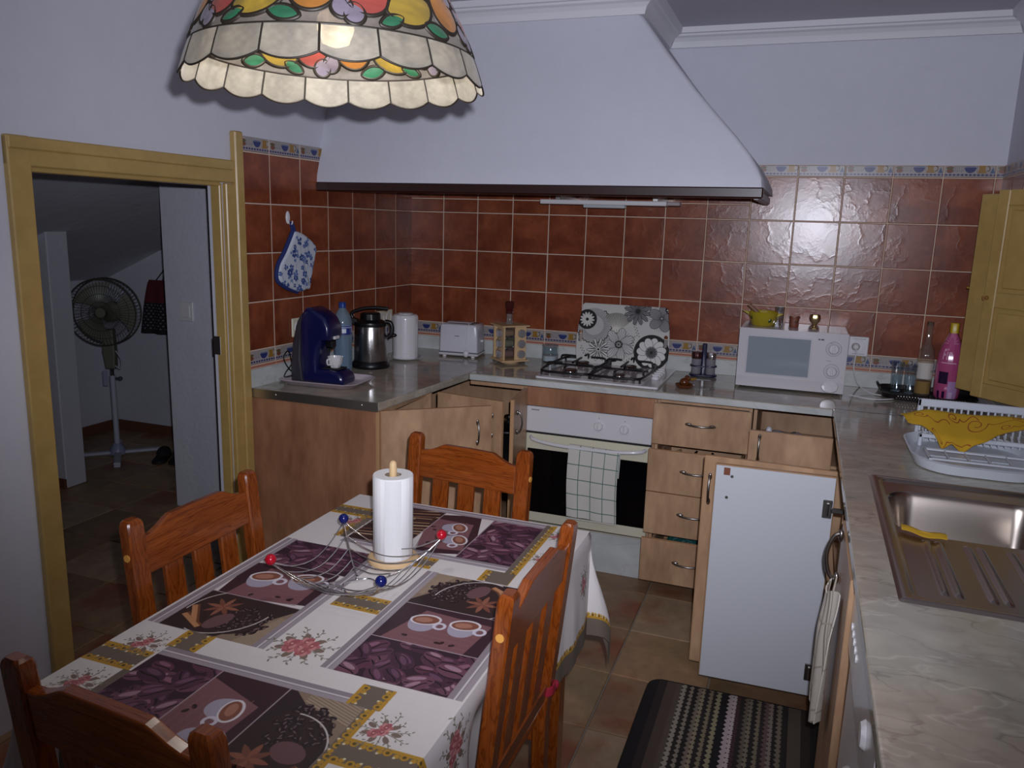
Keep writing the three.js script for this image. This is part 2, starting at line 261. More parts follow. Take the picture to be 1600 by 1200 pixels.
// left wall with the doorway
const wallLeft = struct('wall_left', 'white plaster left wall with a doorway and a tiled corner', 'wall');
wallLeft.rotation.y = LT;
const T = 0.07;
part('plaster', [bx(-1.462, 0.35, 0, CEIL, -T, -0.004, 0), bx(-2.27, -1.462, 1.742, CEIL, -T, -0.004, 0), bx(-5.4, -2.27, 0, CEIL, -T, -0.004, 0)], M.plaster, wallLeft);
part('grout', bx(-1.358, 0, 0.9, 1.928, -0.0039, 0.0044, 0), M.grout, wallLeft);
{
  const edges = [0, 0.853 * P]; for (let i = 1; i <= 6; i++) edges.push(Math.min((0.853 + i) * P, 1.358));
  for (let i = 0; i < edges.length - 1; i++) for (let r = 0; r < 4; r++) putTile(wallLeft, -edges[i + 1], Y0 + r * PY, edges[i + 1] - edges[i], PY, M.tile);
  borderRow(wallLeft, -1.358, 0, Y0 - 0.064, 0.064, -(0.853 + 6) * P); stripRow(wallLeft, -1.358, 0, Y0 - 0.078, 0.0145, -(0.853 + 6) * P); borderRow(wallLeft, -1.358, -0.8, Y0 + 4 * PY, 0.062, -(0.853 + 6) * P);
}
// right wall with the window niche over the sink
const wallRight = struct('wall_right', 'white plaster right wall with a window niche over the sink', 'wall');
wallRight.position.set(XR, 0, 0); wallRight.rotation.y = -PI / 2;
part('plaster', [bx(-0.2, 0.4, 0, CEIL, -0.45, -0.004, 0), bx(0.4, 1.6, 0, 0.955, -0.45, -0.004, 0), bx(0.4, 1.6, 1.86, CEIL, -0.45, -0.004, 0), bx(1.6, ZF, 0, CEIL, -0.45, -0.004, 0)], M.plaster, wallRight);
part('grout', [bx(0, 0.397, 0.9, 1.925, -0.0039, 0.0044, 0), bx(1.605, 3.2, 0.9, 1.925, -0.0039, 0.0044, 0)], M.grout, wallRight);
for (const [a, b] of [[0, 0.397], [1.605, 3.2]]) {
  for (let x = a; x < b - 0.01; x += P) for (let r = 0; r < 4; r++) putTile(wallRight, x, Y0 + r * PY, Math.min(P, b - x), PY, M.tile);
  borderRow(wallRight, a, b, Y0 - 0.064, 0.064); stripRow(wallRight, a, b, Y0 - 0.078, 0.0145); borderRow(wallRight, a, b, Y0 + 4 * PY, 0.055);
}
structMesh('wall_front', bx(-0.6, XR + 0.4, 0, CEIL, ZF, ZF + 0.15, 0), M.plaster, 'white plaster wall behind the photographer', 'wall');
structMesh('ceiling', bx(-0.6, XR + 0.4, CEIL, CEIL + 0.12, -0.2, ZF + 0.15, 0), M.ceiling, 'white plaster kitchen ceiling', 'ceiling');
// window in the niche
{
  const w = struct('window_1', 'ochre wooden window set deep in the niche over the sink', 'window');
  w.position.set(XR, 0, 0); w.rotation.y = -PI / 2;
  part('window_frame', [bx(0.4, 0.52, 0.955, 1.86, -0.42, -0.36), bx(1.54, 1.6, 0.955, 1.86, -0.42, -0.36), bx(0.52, 1.54, 0.955, 1.01, -0.42, -0.36), bx(0.52, 1.54, 1.8, 1.86, -0.42, -0.36), bx(1.0, 1.06, 1.01, 1.8, -0.42, -0.36)], M.ochre, w);
  for (const x of [0.52, 1.06]) part('pane', bx(x, x + 0.48, 1.01, 1.8, -0.395, -0.39, 0), M.glass, w);
  part('window_sill', bx(0.4, 1.6, 0.9551, 0.97, -0.36, 0.01), M.marbleEdge, w);
}
// floor tiles, kitchen and passage
const floor = struct('floor', 'mottled terracotta floor tiles of kitchen and passage', 'floor');
part('screed', bx(-4.2, XR + 0.4, -0.12, -0.006, -1.0, ZF + 0.15, 0), M.floorGrout, floor);
const FT = 0.347;
function floorTile(x0, z0, x1, z1) {
  const w = x1 - x0 - 0.006, d = z1 - z0 - 0.006; if (w < 0.03 || d < 0.03) return; const k = 'f' + w.toFixed(3) + d.toFixed(3);
  const g = tileCache[k] ||= tileGeo(w, d, 0.006, 0.003).rotateX(-PI / 2).translate(0, -0.006, d); const o = part('floor_tile', g, M.floorTile[Math.floor(tr() * 5)], floor); o.position.set(x0 + 0.003, 0, z0 + 0.003);
}
for (let i = -5; i < 4; i++) for (let j = -2; j < 10; j++) { const x = 1.56 + i * FT, z = 1.07 + j * FT; floorTile(Math.max(x, -0.1), Math.max(z, 0.45), Math.min(x + FT, XR), Math.min(z + FT, ZF)); }
for (let i = -6; i < 2; i++) for (let j = -5; j < 4; j++) { const x = -0.687 + i * FT, z = 1.22 + j * FT; floorTile(Math.max(x, -2.75), Math.max(z, -0.45), Math.min(x + FT, -0.1), Math.min(z + FT, 2.6)); }

// cornice: stepped plaster moulding under the ceiling
const prof = [[0, 0], [0.012, 0], [0.014, 0.012], [0.02, 0.026], [0.034, 0.04], [0.05, 0.046], [0.054, 0.054], [0.068, 0.056], [0.072, 0.08], [0, 0.08]];
function cornice(a, b, nx, nz, miA = 0, miB = 0) {       // from a to b along the wall, n points into the room; ends mitred outward by mi
  const dx = b[0] - a[0], dz = b[1] - a[1], l = Math.hypot(dx, dz), ux = dx / l, uz = dz / l;
  const ring = (p, s) => prof.map(([o, y]) => [p[0] + nx * o + ux * s * o, 2.46 + y, p[1] + nz * o + uz * s * o]);
  const g = loop([ring(a, -miA), ring(b, miB)]); return toCreasedNormals(g, 0.35);
}
{
  const c = struct('trim_1', 'white stepped plaster cornice round the ceiling and hood', 'cornice');
  part('cornice_run', cornice([1.377, 0], [XR, 0], 0, 1, -1, -1), M.cornice, c); part('cornice_run', cornice([leftX(0.655), 0.655], [1.377, 0.655], 0, 1, -1, 1), M.cornice, c);
  part('cornice_run', cornice([1.377, 0.655], [1.377, 0], 1, 0, 1, -1), M.cornice, c); part('cornice_run', cornice([XR, 0], [XR, ZF], -1, 0, -1, 0), M.cornice, c);
  part('cornice_run', cornice([leftX(0.655), 0.655], [leftX(ZF), ZF], 1, 0.05, -1, 0), M.cornice, c);
}
// ---------------------------------------------------------------- masonry cooker hood
{
  const h = thing('cooker_hood', 'big white plaster cooker hood with a dark wooden beam along its bottom edge', 'hood');
  const ys = [2.54, 2.46, 2.3, 2.15, 2.05, 1.97, 1.9, 1.85, 1.81, 1.778], xs = [1.33, 1.377, 1.503, 1.63, 1.722, 1.798, 1.858, 1.89, 1.91, 1.915], zs = [0.635, 0.655, 0.704, 0.75, 0.779, 0.805, 0.828, 0.846, 0.858, 0.861];
  const ring = (i, o) => { const x = xs[i] - o, z = zs[i] - o, y = ys[i]; return [[x, y, 0.0], [x, y, z * 0.33], [x, y, z * 0.66], [x, y, z - 0.02], [x - 0.006, y, z - 0.006], [x - 0.02, y, z], [x * 0.66, y, z], [x * 0.33, y, z], [leftX(z) - 0.006, y, z]]; };
  const rows = ys.map((_, i) => ring(i, 0)), nin = ys.map((_, i) => ring(i, 0.04)), pos = [], idx = [], n = 9;
  [...rows, ...nin.reverse(), rows[0]].forEach((r) => r.forEach((p) => pos.push(...p)));
  const tot = rows.length * 2 + 1; for (let j = 0; j < tot - 1; j++) for (let i = 0; i < n - 1; i++) { const a = j * n + i; idx.push(a, a + n, a + 1, a + 1, a + n, a + n + 1); }
  const g = new THREE.BufferGeometry(); g.setAttribute('position', new THREE.Float32BufferAttribute(pos, 3)); g.setIndex(idx); g.setAttribute('uv', new THREE.Float32BufferAttribute(new Array(pos.length / 3 * 2).fill(0), 2));
  const sm = toCreasedNormals(g, 0.7), uvd = muv(sm.clone()); sm.setAttribute('uv', uvd.attributes.uv); for (let i = 0; i < sm.attributes.normal.array.length; i++) sm.attributes.normal.array[i] *= 1;
  part('hood_body', sm, M.plaster, h);
  part('beam', bx(leftX(0.86) + 0.002, 1.917, 1.738, 1.778, 0.795, 0.867, 0.005), M.beam, h, 'dark varnished wooden beam');
  part('beam_return', bx(1.872, 1.905, 1.735, 1.778, 0.004, 0.79, 0.01), M.plaster, h);
}
// strip light under the hood
{
  const t = thing('strip_light', 'slim white strip light fixed under the cooker hood', 'light');
  part('housing', bx(0.862, 1.47, 1.716, 1.737, 0.27, 0.33, 0.003), M.white, t); part('diffuser', bx(1.075, 1.275, 1.702, 1.716, 0.28, 0.32, 0.003), plain(0xb9bcc0, 0.25), t); part('end_cap', bx(1.47, 1.53, 1.718, 1.735, 0.275, 0.325, 0.003), plain(0x9a8f90, 0.4), t);
  for (const x of [0.93, 1.4]) part('bracket', bx(x, x + 0.025, 1.737, 1.79, 0.004, 0.3), M.alu, t);
}
// ---------------------------------------------------------------- door frame and wall edge trim
{
  const f = struct('trim_2', 'ochre painted wooden frame of the low passage doorway', 'door frame'); f.rotation.y = LT;
  part('jamb', bx(-2.335, -2.262, 0, 1.83, -0.003, 0.022, 0.004), M.ochre, f); part('jamb', bx(-1.457, -1.407, 0, 1.74, -0.003, 0.02, 0.004), M.ochre, f);
  part('jamb', bx(-2.275, -2.255, 0, 1.74, -0.075, -0.003, 0.003), M.ochre, f); part('jamb', bx(-1.47, -1.455, 0, 1.74, -0.05, -0.003, 0.003), M.ochre, f);
  part('head', bx(-2.335, -1.407, 1.742, 1.828, -0.003, 0.02, 0.004), M.ochre, f); part('head', bx(-2.335, -1.42, 1.79, 1.828, 0.02, 0.03, 0.004), M.ochre, f); part('head', bx(-2.262, -1.462, 1.728, 1.745, -0.075, -0.003, 0.003), M.ochre, f);
  const s = part('strike_plate', bx(-1.4725, -1.47, 1.06, 1.135, -0.066, -0.03, 0.0005), M.alu, f, 'grey metal strike plate');
  const w = struct('trim_3', 'narrow ochre wooden strip between the doorway and the tiled corner', 'trim'); w.rotation.y = LT;
  part('strip', bx(-1.407, -1.36, 0, 1.942, -0.003, 0.028, 0.005), M.ochre, w);
}
// ---------------------------------------------------------------- passage seen through the doorway
{
  const m = M.hallPlaster;
  structMesh('wall_passage_near', bx(-1.11, -0.12, 0, 2.2, 0.56, 0.7, 0.006), m, 'white passage wall with a light switch, seen through the doorway', 'wall');
  const sw = struct('wall_passage_end', 'narrow white wall end at the far side of the passage opening', 'wall'); part('plaster', bx(-3.0, -1.885, 0, 1.62, 0.6, 0.74, 0.006), m, sw);
  structMesh('wall_passage_far', bx(-2.9, -2.74, 0, 2.2, -0.6, 0.6, 0), m, 'far white wall of the alcove behind the fan', 'wall');
  structMesh('wall_passage_back', bx(-2.9, -0.3, 0, 2.2, -0.6, -0.44, 0), m, 'white back wall of the alcove under the stairs', 'wall');
  const sl = (x) => 1.13 + (x + 2.74) * 0.43;
  const g = extr([[-2.9, sl(-2.9)], [-0.32, sl(-0.32)], [-0.32, sl(-0.32) + 0.12], [-2.9, sl(-2.9) + 0.12]], 2.3, 0).translate(0, 0, -0.44);
  structMesh('ceiling_passage_stairs', muv(g), m, 'sloping plaster underside of the stairs over the alcove', 'ceiling');
  structMesh('ceiling_passage', bx(-4.1, -0.3, 2.2, 2.3, -0.6, 2.9, 0), m, 'plaster ceiling of the passage', 'ceiling');
  structMesh('wall_passage_side', bx(-4.2, -4.0, 0, 2.2, 0.7, 2.9, 0), m, 'end wall of the passage', 'wall');
  structMesh('wall_passage_front', bx(-4.1, -0.35, 0, 2.2, 2.7, 2.85, 0), m, 'near wall of the passage', 'wall');
  structMesh('wall_passage_lintel', bx(-3.0, -1.9, 1.62, 2.2, 0.6, 0.735, 0), m, 'plaster above the passage wall end', 'wall');
  const sk = plain(0x6d4430, 0.5);
  const b = struct('baseboard_passage', 'brown tiled baseboard of the alcove and passage', 'baseboard');
  part('skirting', bx(-2.74, -2.728, 0, 0.07, -0.44, 0.6), sk, b); part('skirting', bx(-2.728, -0.4, 0, 0.07, -0.44, -0.428), sk, b); part('skirting', bx(-2.6, -1.888, 0, 0.06, 0.74, 0.752), sk, b); part('skirting', bx(-1.9, -1.888, 0, 0.06, 0.6, 0.74), sk, b);
  const s = thing('light_switch', 'white square rocker switch on the passage wall', 'switch', [-0.965, 1.11, 0.7]);
  part('plate', bx(-0.045, 0.045, -0.052, 0.052, 0, 0.009, 0.003), M.white, s); part('rocker', bx(-0.03, 0.03, -0.032, 0.034, 0.009, 0.015, 0.003), M.whiteGloss, s);
}
// ---------------------------------------------------------------- worktops
const slab = (pts, y0, y1, bev = 0.004, holes = []) => {
  const s = new THREE.Shape(pts.map(([x, z]) => new THREE.Vector2(x, -z))); for (const h of holes) s.holes.push(new THREE.Path(h.map(([x, z]) => new THREE.Vector2(x, -z))));
  return muv(new THREE.ExtrudeGeometry(s, { depth: y1 - y0 - 2 * bev, bevelEnabled: bev > 0, bevelThickness: bev, bevelSize: bev, bevelOffset: -bev, bevelSegments: 2, curveSegments: 8 }).translate(0, 0, bev).rotateX(-PI / 2).translate(0, y0, 0));
};
{
  const l = thing('worktop', 'glossy grey marbled worktop along the doorway wall, carrying the blue coffee machine', 'worktop');
  part('slab', slab([[0.002, 0.003], [0.62, 0.003], [0.62, 0.6], [0.558, 1.352], [leftX(1.352) + 0.004, 1.352]], 0.872, TOP), M.marble, l);
  part('upstand', [bx(0.004, 0.615, TOP, Y0 - 0.079, 0.003, 0.016, 0.002), slab([[leftX(0.02) + 0.003, 0.018], [leftX(0.02) + 0.016, 0.018], [leftX(1.35) + 0.016, 1.35], [leftX(1.35) + 0.003, 1.35]], TOP, Y0 - 0.079, 0.001)], M.marbleEdge, l);
  part('end_strip', [bx(leftX(1.35), 0.556, 0.868, 0.907, 1.353, 1.3565, 0.001), rod([0.07, 0.889, 1.355], [0.07, 0.889, 1.359], 0.005), rod([0.48, 0.889, 1.355], [0.48, 0.889, 1.359], 0.005)], M.alu, l, 'aluminium edge strip');
  const b = thing('worktop', 'glossy grey marbled worktop along the back wall, carrying hob and microwave', 'worktop');
  part('slab', slab([[0.622, 0.003], [XR - 0.003, 0.003], [XR - 0.003, 0.589], [0.622, 0.589]], 0.872, TOP), M.marble, b);
  part('front_edge', bx(0.624, 2.254, 0.8735, 0.9005, 0.5885, 0.5905, 0.0008), M.marbleEdge, b); part('upstand', bx(0.625, XR - 0.018, TOP, Y0 - 0.079, 0.003, 0.016, 0.002), M.marbleEdge, b);
  const r = thing('worktop', 'long grey marbled worktop on the right with the steel sink let into it', 'worktop');
  part('slab', slab([[2.256, 0.592], [XR - 0.003, 0.592], [XR - 0.003, 3.75], [2.256, 3.75]], 0.872, TOP, 0.005, [[[2.352, 1.532], [2.352, 2.38], [2.785, 2.38], [2.785, 1.532]]]), M.marble, r);
  part('joint_strip', [bx(2.255, XR - 0.004, 0.8735, 0.907, 0.5895, 0.5915, 0.0005)], M.chrome, r); part('upstand', bx(XR - 0.016, XR - 0.003, TOP, 0.954, 0.02, 3.2, 0.002), M.marbleEdge, r);
}
// steel sink with bowl and ribbed drainer
{
  const s = thing('sink', 'stainless steel sink with bowl and ribbed drainer in the right worktop', 'sink');
  const x0 = 2.327, x1 = 2.805, z0 = 1.512, z1 = 2.415;
  const sd = (x, z, cx, cz, hx, hz, r) => { const qx = Math.abs(x - cx) - hx + r, qz = Math.abs(z - cz) - hz + r; return Math.hypot(Math.max(qx, 0), Math.max(qz, 0)) + Math.min(Math.max(qx, qz), 0) - r; };
  const H = (x, z) => {
    let y = 0.0035; const e = sd(x, z, (x0 + x1) / 2, (z0 + z1) / 2, (x1 - x0) / 2, (z1 - z0) / 2, 0.012); y -= 0.0045 * sstep(-0.014, 0.0, e);
    y += 0.002 * sstep(-0.03, -0.018, e) * sstep(-0.002, -0.014, e);
    const f = sd(x, z, (x0 + x1) / 2, (z0 + z1) / 2, (x1 - x0) / 2 - 0.034, (z1 - z0) / 2 - 0.034, 0.03); y -= 0.006 * sstep(0.006, -0.006, f);
    if (z > 2.02) for (let k = 0; k < 5; k++) for (const o of [0, 0.026]) { const c = 2.425 + k * 0.088 + o, d = Math.abs(x - c); y += 0.0045 * sstep(0.008, 0.001, d) * sstep(2.02, 2.035, z) * sstep(2.345, 2.325, z); }
    const b = sd(x, z, 2.565, 1.812, 0.193, 0.175, 0.07); y -= 0.15 * sstep(0.004, -0.045, b) + 0.012 * sstep(-0.04, -0.14, b);
    return y;
  };
  part('basin', grid(130, 230, (u, v) => { const x = mix(x0, x1, u), z = mix(z1, z0, v); return [x, TOP + H(x, z), z]; }, (u, v) => [mix(x0, x1, u), mix(z0, z1, v)]), M.sinkSteel, s);
  part('drain', lathe([[0.0, 0.746], [0.03, 0.746], [0.04, 0.749], [0.044, 0.747]], 24).translate(2.565, 0, 1.812), M.chrome, s);
}
// ---------------------------------------------------------------- base cabinets
const bowGeo = (() => { const l = 0.1; return merge([tube([[0, -l / 2, 0.003], [0, -l * 0.42, 0.016], [0, 0, 0.027], [0, l * 0.42, 0.016], [0, l / 2, 0.003]], 0.0042, 20, 8), ball(0.0085, 0, -l / 2 + 0.006, 0.005, 0.8, 1.5, 0.6, 12), ball(0.0085, 0, l / 2 - 0.006, 0.005, 0.8, 1.5, 0.6, 12)]); })();
const bowFlat = bowGeo.clone().rotateZ(PI / 2);
function door(cab, [hx, hz], [dx, dz], w, y0, y1, side, m, handleU, handleY, inner) {
  const d = part('door', inner ? bx(0.0, w, y0, y1, side > 0 ? -0.014 : 0, side > 0 ? 0 : 0.014, 0.002) : bx(0, w, y0, y1, side > 0 ? -0.018 : 0, side > 0 ? 0 : 0.018, 0.002), m, cab);
  d.position.set(hx, 0, hz); d.rotation.y = Math.atan2(-dz, dx);
  if (inner) part('inner_face', bx(0.003, w - 0.002, y0 + 0.003, y1 - 0.003, side > 0 ? -0.019 : 0.014, side > 0 ? -0.014 : 0.019, 0.001), inner, d, 'white inner face');
  part('edging', [bx(w - 0.0006, w + 0.0006, y0 + 0.002, y1 - 0.002, side > 0 ? -0.017 : 0.001, side > 0 ? -0.001 : 0.017, 0), bx(0.002, w - 0.002, y1 - 0.0006, y1 + 0.0006, side > 0 ? -0.017 : 0.001, side > 0 ? -0.001 : 0.017, 0)], M.lamEdge, d);
  if (handleU !== undefined) { const h = part('handle', bowGeo, M.handle, d, 'steel bow handle'); h.position.set(handleU, handleY, side > 0 ? 0 : 0.0); if (side < 0) h.rotation.y = PI; }
  return d;
}
// unit by the doorway
{
  const c = thing('base_cabinet', 'wood-print base cabinet beside the doorway, its wide end panel facing the table', 'cabinet');
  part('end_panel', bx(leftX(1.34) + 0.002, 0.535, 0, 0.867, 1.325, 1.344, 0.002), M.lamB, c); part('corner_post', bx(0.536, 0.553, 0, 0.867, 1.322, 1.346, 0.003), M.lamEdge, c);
  part('body', [bx(0.0, 0.55, 0.1, 0.118, 0.91, 1.322), bx(0.0, 0.012, 0.118, 0.867, 0.91, 1.322), bx(0.012, 0.57, 0.1, 0.867, 0.892, 0.908), bx(0.02, 0.545, 0.45, 0.466, 0.91, 1.322), bx(0.53, 0.548, 0.845, 0.868, 0.91, 1.322)], M.carcass, c);
  door(c, [0.552, 1.327], [0.363, -0.296], 0.468, 0.1, 0.865, 1, M.lam, 0.405, 0.755);
}
// corner unit left of the oven
{
  const c = thing('corner_cabinet', 'open corner base cabinet between the oven and the doorway side', 'cabinet');
  part('body', [bx(0.02, 0.9, 0.1, 0.868, 0.02, 0.032), bx(0.02, 0.032, 0.1, 0.868, 0.032, 0.888), bx(0.032, 0.9, 0.1, 0.118, 0.032, 0.585), bx(0.032, 0.56, 0.1, 0.118, 0.585, 0.888), bx(0.9, 0.915, 0.1, 0.868, 0.02, 0.585), bx(0.04, 0.895, 0.44, 0.455, 0.04, 0.5), bx(0.625, 0.9, 0.85, 0.868, 0.565, 0.583)], M.carcass, c);
  door(c, [0.593, 0.888], [0.337, 0.051], 0.335, 0.1, 0.865, 1, M.lam, 0.29, 0.755); door(c, [0.925, 0.602], [0.036, 0.28], 0.285, 0.1, 0.865, -1, M.lam, 0.235, 0.755);
  const k = thing('stock_pot', 'black stock pot on the shelf inside the open corner cabinet', 'pot', [0.76, 0.4555, 0.4]);
  part('pot_body', lathe([[0, 0.0], [0.105, 0], [0.118, 0.012], [0.122, 0.14], [0.126, 0.146], [0.12, 0.15], [0.0, 0.15]], 36), M.black, k); part('lid', lathe([[0.121, 0.151], [0.12, 0.158], [0.06, 0.18], [0.0, 0.184]], 36), M.black, k); part('knob', lathe([[0.008, 0.182], [0.01, 0.196], [0.022, 0.204], [0.02, 0.216], [0, 0.22]], 20), M.chrome, k);
  for (const s of [-1, 1]) part('handle', tube([[s * 0.12, 0.12, -0.035], [s * 0.155, 0.125, -0.03], [s * 0.155, 0.125, 0.03], [s * 0.12, 0.12, 0.035]], 0.006, 16, 8), M.steel, k);
}
// oven housing and oven
{
  const h = thing('oven_housing', 'wood-print built-in housing round the white oven', 'cabinet');
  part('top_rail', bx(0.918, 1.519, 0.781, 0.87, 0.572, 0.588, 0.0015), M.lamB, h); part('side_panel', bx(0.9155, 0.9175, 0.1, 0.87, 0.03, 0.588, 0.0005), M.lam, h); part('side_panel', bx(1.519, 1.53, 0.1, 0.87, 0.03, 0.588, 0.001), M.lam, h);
  const o = thing('oven', 'white built-in oven with black glass door under the hob', 'oven', [0, 0, 0]);
  part('casing', bx(0.921, 1.516, 0.2, 0.775, 0.06, 0.572, 0.003), M.alu, o);
  part('control_panel', bx(0.92, 1.517, 0.657, 0.778, 0.573, 0.594, 0.003), M.white, o); part('door_frame', bx(0.92, 1.517, 0.2, 0.646, 0.573, 0.59, 0.003), M.cream, o); part('door_glass', bx(0.93, 1.508, 0.257, 0.573, 0.59, 0.5935, 0.001), plain(0x07070b, 0.06), o, 'black glass');
  part('seam', bx(0.92, 1.517, 0.646, 0.657, 0.56, 0.586, 0), M.blackMatt, o);
  part('handle', [tube([[0.945, 0.63, 0.59], [0.96, 0.626, 0.615], [1.06, 0.617, 0.638], [1.22, 0.614, 0.643], [1.38, 0.617, 0.638], [1.48, 0.626, 0.615], [1.494, 0.63, 0.59]], 0.009, 40, 10)], M.whiteGloss, o);
  part('vent', bx(0.93, 1.5, 0.206, 0.212, 0.59, 0.5915, 0), M.alu, o);
  for (const [x, y] of [[1.272, 0.719], [1.392, 0.716]]) { const k = part('knob', lathe([[0, 0.02], [0.016, 0.02], [0.019, 0.017], [0.021, 0.002], [0.024, 0]], 28).rotateX(PI / 2).translate(x, y, 0.594), M.whiteGloss, o); part('pointer', bx(x - 0.003, x + 0.003, y - 0.018, y + 0.018, 0.612, 0.622, 0.002), M.white, k); part('scale_mark', bx(x - 0.001, x + 0.001, y + 0.034, y + 0.04, 0.594, 0.5945, 0), M.blackMatt, o); }
  part('brand_mark', [0, 1, 2, 3, 4, 5].map((i) => bx(0.945 + i * 0.0065, 0.9495 + i * 0.0065, 0.76, 0.765, 0.594, 0.5944, 0)), plain(0x303038, 0.6), o, 'tiny dark lettering');
}
{
  const p = struct('trim_4', 'grey marbled plinth under the oven and drawers', 'plinth'); part('board', bx(0.918, 2.27, 0.0, 0.198, 0.555, 0.574, 0.001), M.marbleEdge, p);
  const q = struct('trim_5', 'brown plinth under the right hand cabinets', 'plinth'); part('board', bx(2.31, 2.328, 0.0, 0.1, 0.58, 2.25, 0.001), plain(0x6a452e, 0.35), q);
}
// drawer unit
{
  const c = thing('drawer_unit', 'wood-print drawer unit right of the oven with four drawers pulled out', 'drawers');
  part('body', [bx(1.531, 1.545, 0.09, 0.87, 0.03, 0.585), bx(1.926, 1.94, 0.09, 0.87, 0.03, 0.585), bx(1.545, 1.926, 0.09, 0.1, 0.03, 0.585), bx(1.545, 1.926, 0.12, 0.86, 0.03, 0.042), bx(1.545, 1.926, 0.858, 0.87, 0.55, 0.585)], M.carcass, c);
  for (const [y0, y1, z] of [[0.688, 0.87, 0.67], [0.492, 0.68, 0.735], [0.298, 0.488, 0.735], [0.092, 0.288, 0.775]]) {
    const d = part('drawer', bx(1.53, 1.941, y0, y1, z - 0.018, z, 0.002), M.lam, c);
    part('drawer_box', [bx(1.553, 1.565, y0 + 0.03, y1 - 0.05, z - 0.45, z - 0.018, 0.001), bx(1.906, 1.918, y0 + 0.03, y1 - 0.05, z - 0.45, z - 0.018, 0.001), bx(1.565, 1.906, y0 + 0.03, y1 - 0.05, z - 0.46, z - 0.45, 0.001), bx(1.565, 1.906, y0 + 0.022, y0 + 0.03, z - 0.46, z - 0.018, 0.001)], M.carcass, d);
    const h = part('handle', bowFlat, M.handle, d, 'steel bow handle'); h.position.set(1.735, y0 + 0.105, z); h.scale.setScalar(1.15);
    part('edging', bx(1.532, 1.939, y1 - 0.0006, y1 + 0.0006, z - 0.017, z - 0.001, 0), M.lamEdge, d);
  }
  const cl = thing('folded_cloth', 'teal and white folded kitchen cloth in the lowest drawer', 'cloth', [1.735, 0.1225, 0.62]);
  const teal = canvasTex(256, 256, (q, w) => { q.fillStyle = '#1d6f6c'; q.fillRect(0, 0, w, w); q.strokeStyle = '#a9c9c4'; q.lineWidth = 3; const r = rng(8); for (let i = 0; i < 60; i++) { const x = r() * w, y = r() * w; q.beginPath(); q.arc(x, y, 3 + r() * 8, 0, 5); q.stroke(); } });
  for (const i of [0, 1, 2]) part('fold', cbox(0.3 - i * 0.02, 0.036, 0.24 - i * 0.015, 0.014).translate((i - 1) * 0.01, 0.018 + i * 0.036, 0), mat({ map: rep(teal, 0.2), roughness: 0.85 }), cl);
  const sp = rng(21), kinds = [['wooden_spoon', M.paleWood, 'pale wooden spoon lying in the second drawer'], ['steel_ladle', M.steel, 'steel ladle lying in the second drawer'], ['spatula', M.blackMatt, 'black spatula lying in the second drawer']];
  kinds.forEach(([n, m, l], i) => { const t = thing(n, l, n.split('_').pop(), [1.6 + i * 0.1, 0.527, 0.55], (i - 1) * 0.2); part('shaft', rod([0, 0.075, -0.14], [0, 0.085, 0.08], 0.006), m, t); part('head', n === 'spatula' ? cbox(0.06, 0.006, 0.08, 0.002).translate(0, 0.088, 0.11) : ball(0.032, 0, 0.086, 0.11, 1, 0.35, 1.3, 18), m, t); part('rest', cbox(0.012, 0.08, 0.012).translate(0, 0.043, -0.1), m, t); });
  for (let i = 0; i < 4; i++) { const o = thing('spice_packet', 'lilac paper packet standing in the top drawer', 'packet', [1.62 + i * 0.085, 0.7185, 0.58], (sp() - 0.5) * 0.4, 'packets in the top drawer'); part('packet', cbox(0.07, 0.085, 0.03, 0.008).translate(0, 0.043, 0), plain(0x9d98ac, 0.5), o); part('flap', cbox(0.068, 0.01, 0.01, 0.002).translate(0, 0.089, 0), plain(0x6f6a86, 0.5), o); }
}
